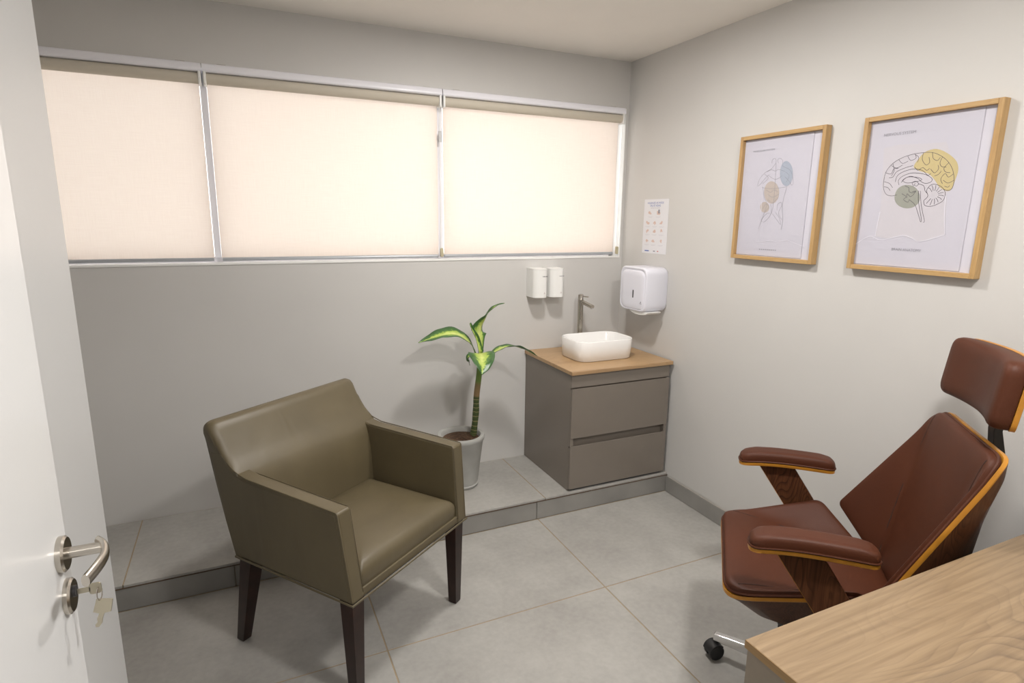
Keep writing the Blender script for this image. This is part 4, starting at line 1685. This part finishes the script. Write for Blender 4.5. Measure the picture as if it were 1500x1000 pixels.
a0 = math.atan2(lc.y, lc.x)
rl = max(lc.length, 0.26)
for k in range(5):
    a = a0 + 2*PI*k/5
    d = Vector((math.cos(a), math.sin(a), 0))
    n = Vector((-d.y, d.x, 0))
    b = bmesh.new()
    rings = []
    for r, w, h0, h1 in ((0.030, 0.020, 0.066, 0.108), (rl*0.6, 0.017, 0.066, 0.102), (rl+0.014, 0.014, 0.066, 0.092)):
        rings.append([d*r-n*w+Vector((0, 0, h0)), d*r+n*w+Vector((0, 0, h0)), d*r+n*w*0.8+Vector((0, 0, h1)), d*r-n*w*0.8+Vector((0, 0, h1))])
    loft(b, rings, True)
    bl = oobj('base_leg', b, chrome_m, bevel=0.004, seg=2)
    # twin-wheel caster
    ca = a + (0.9 if k == 0 else random.uniform(0, 6))
    cd = Vector((math.cos(ca), math.sin(ca), 0))
    cn = Vector((-cd.y, cd.x, 0))
    cpos = d*rl + cd*0.012
    b = bmesh.new()
    for sgn in (-1, 1):
        rings = []
        for off, rr in ((0.006, 0.022), (0.006, 0.026), (0.009, 0.0285), (0.020, 0.0285), (0.023, 0.026), (0.0235, 0.018)):
            rings.append([cpos+cn*(sgn*off)+cd*(rr*math.cos(2*PI*q/24))+Vector((0, 0, 0.029+rr*math.sin(2*PI*q/24))) for q in range(24)])
        loft(b, rings, True)
    cs = oobj('caster', b, black_m, parent=bl)
    b = bmesh.new()
    arc = [(0.031*math.cos(t), 0.031*math.sin(t)) for t in [PI*0.02+PI*0.75*q/10 for q in range(11)]]
    arc_in = [(0.027*math.cos(t), 0.027*math.sin(t)) for t in [PI*0.02+PI*0.75*(10-q)/10 for q in range(11)]]
    poly = arc+arc_in
    rings = [[cpos+cn*off+cd*u+Vector((0, 0, 0.030+v)) for u, v in poly] for off in (-0.022, 0.022)]
    loft(b, rings, True)
    tube(b, [d*rl+Vector((0, 0, 0.05)), d*rl+Vector((0, 0, 0.070))], 0.007, 10)
    oobj('caster_hood', b, black_m, parent=bl)

# ------------------------------------------------------------------ ceiling downlights (the lamps themselves)
glow = bpy.data.materials.new('lamp_diffuser')
glow.use_nodes = True
gb = glow.node_tree.nodes['Principled BSDF']
gb.inputs['Emission Color'].default_value = (1.0, 0.9, 0.78, 1)
gb.inputs['Emission Strength'].default_value = 6
for k, (lx, ly, lw) in enumerate(LAMPS):
    t = thing('ceiling_downlight', ('round recessed downlight in the ceiling near the window wall', 'round recessed downlight in the ceiling above the desk')[k], 'ceiling light', (lx, ly, ZC), 0, 'ceiling downlights')
    b = bmesh.new()
    n = 32
    rings = [[(lx+r*math.cos(2*PI*q/n), ly+r*math.sin(2*PI*q/n), z) for q in range(n)] for r, z in ((0.095, ZC-0.0005), (0.095, ZC-0.006), (0.082, ZC-0.010), (0.080, ZC-0.0005))]
    loft(b, rings, False)
    obj('trim_ring', b, white_m, t)
    b = bmesh.new()
    lathe(b, [(0.079, -0.004), (0.079, -0.0005)], (lx, ly, ZC), 32)
    obj('diffuser', b, glow, t)
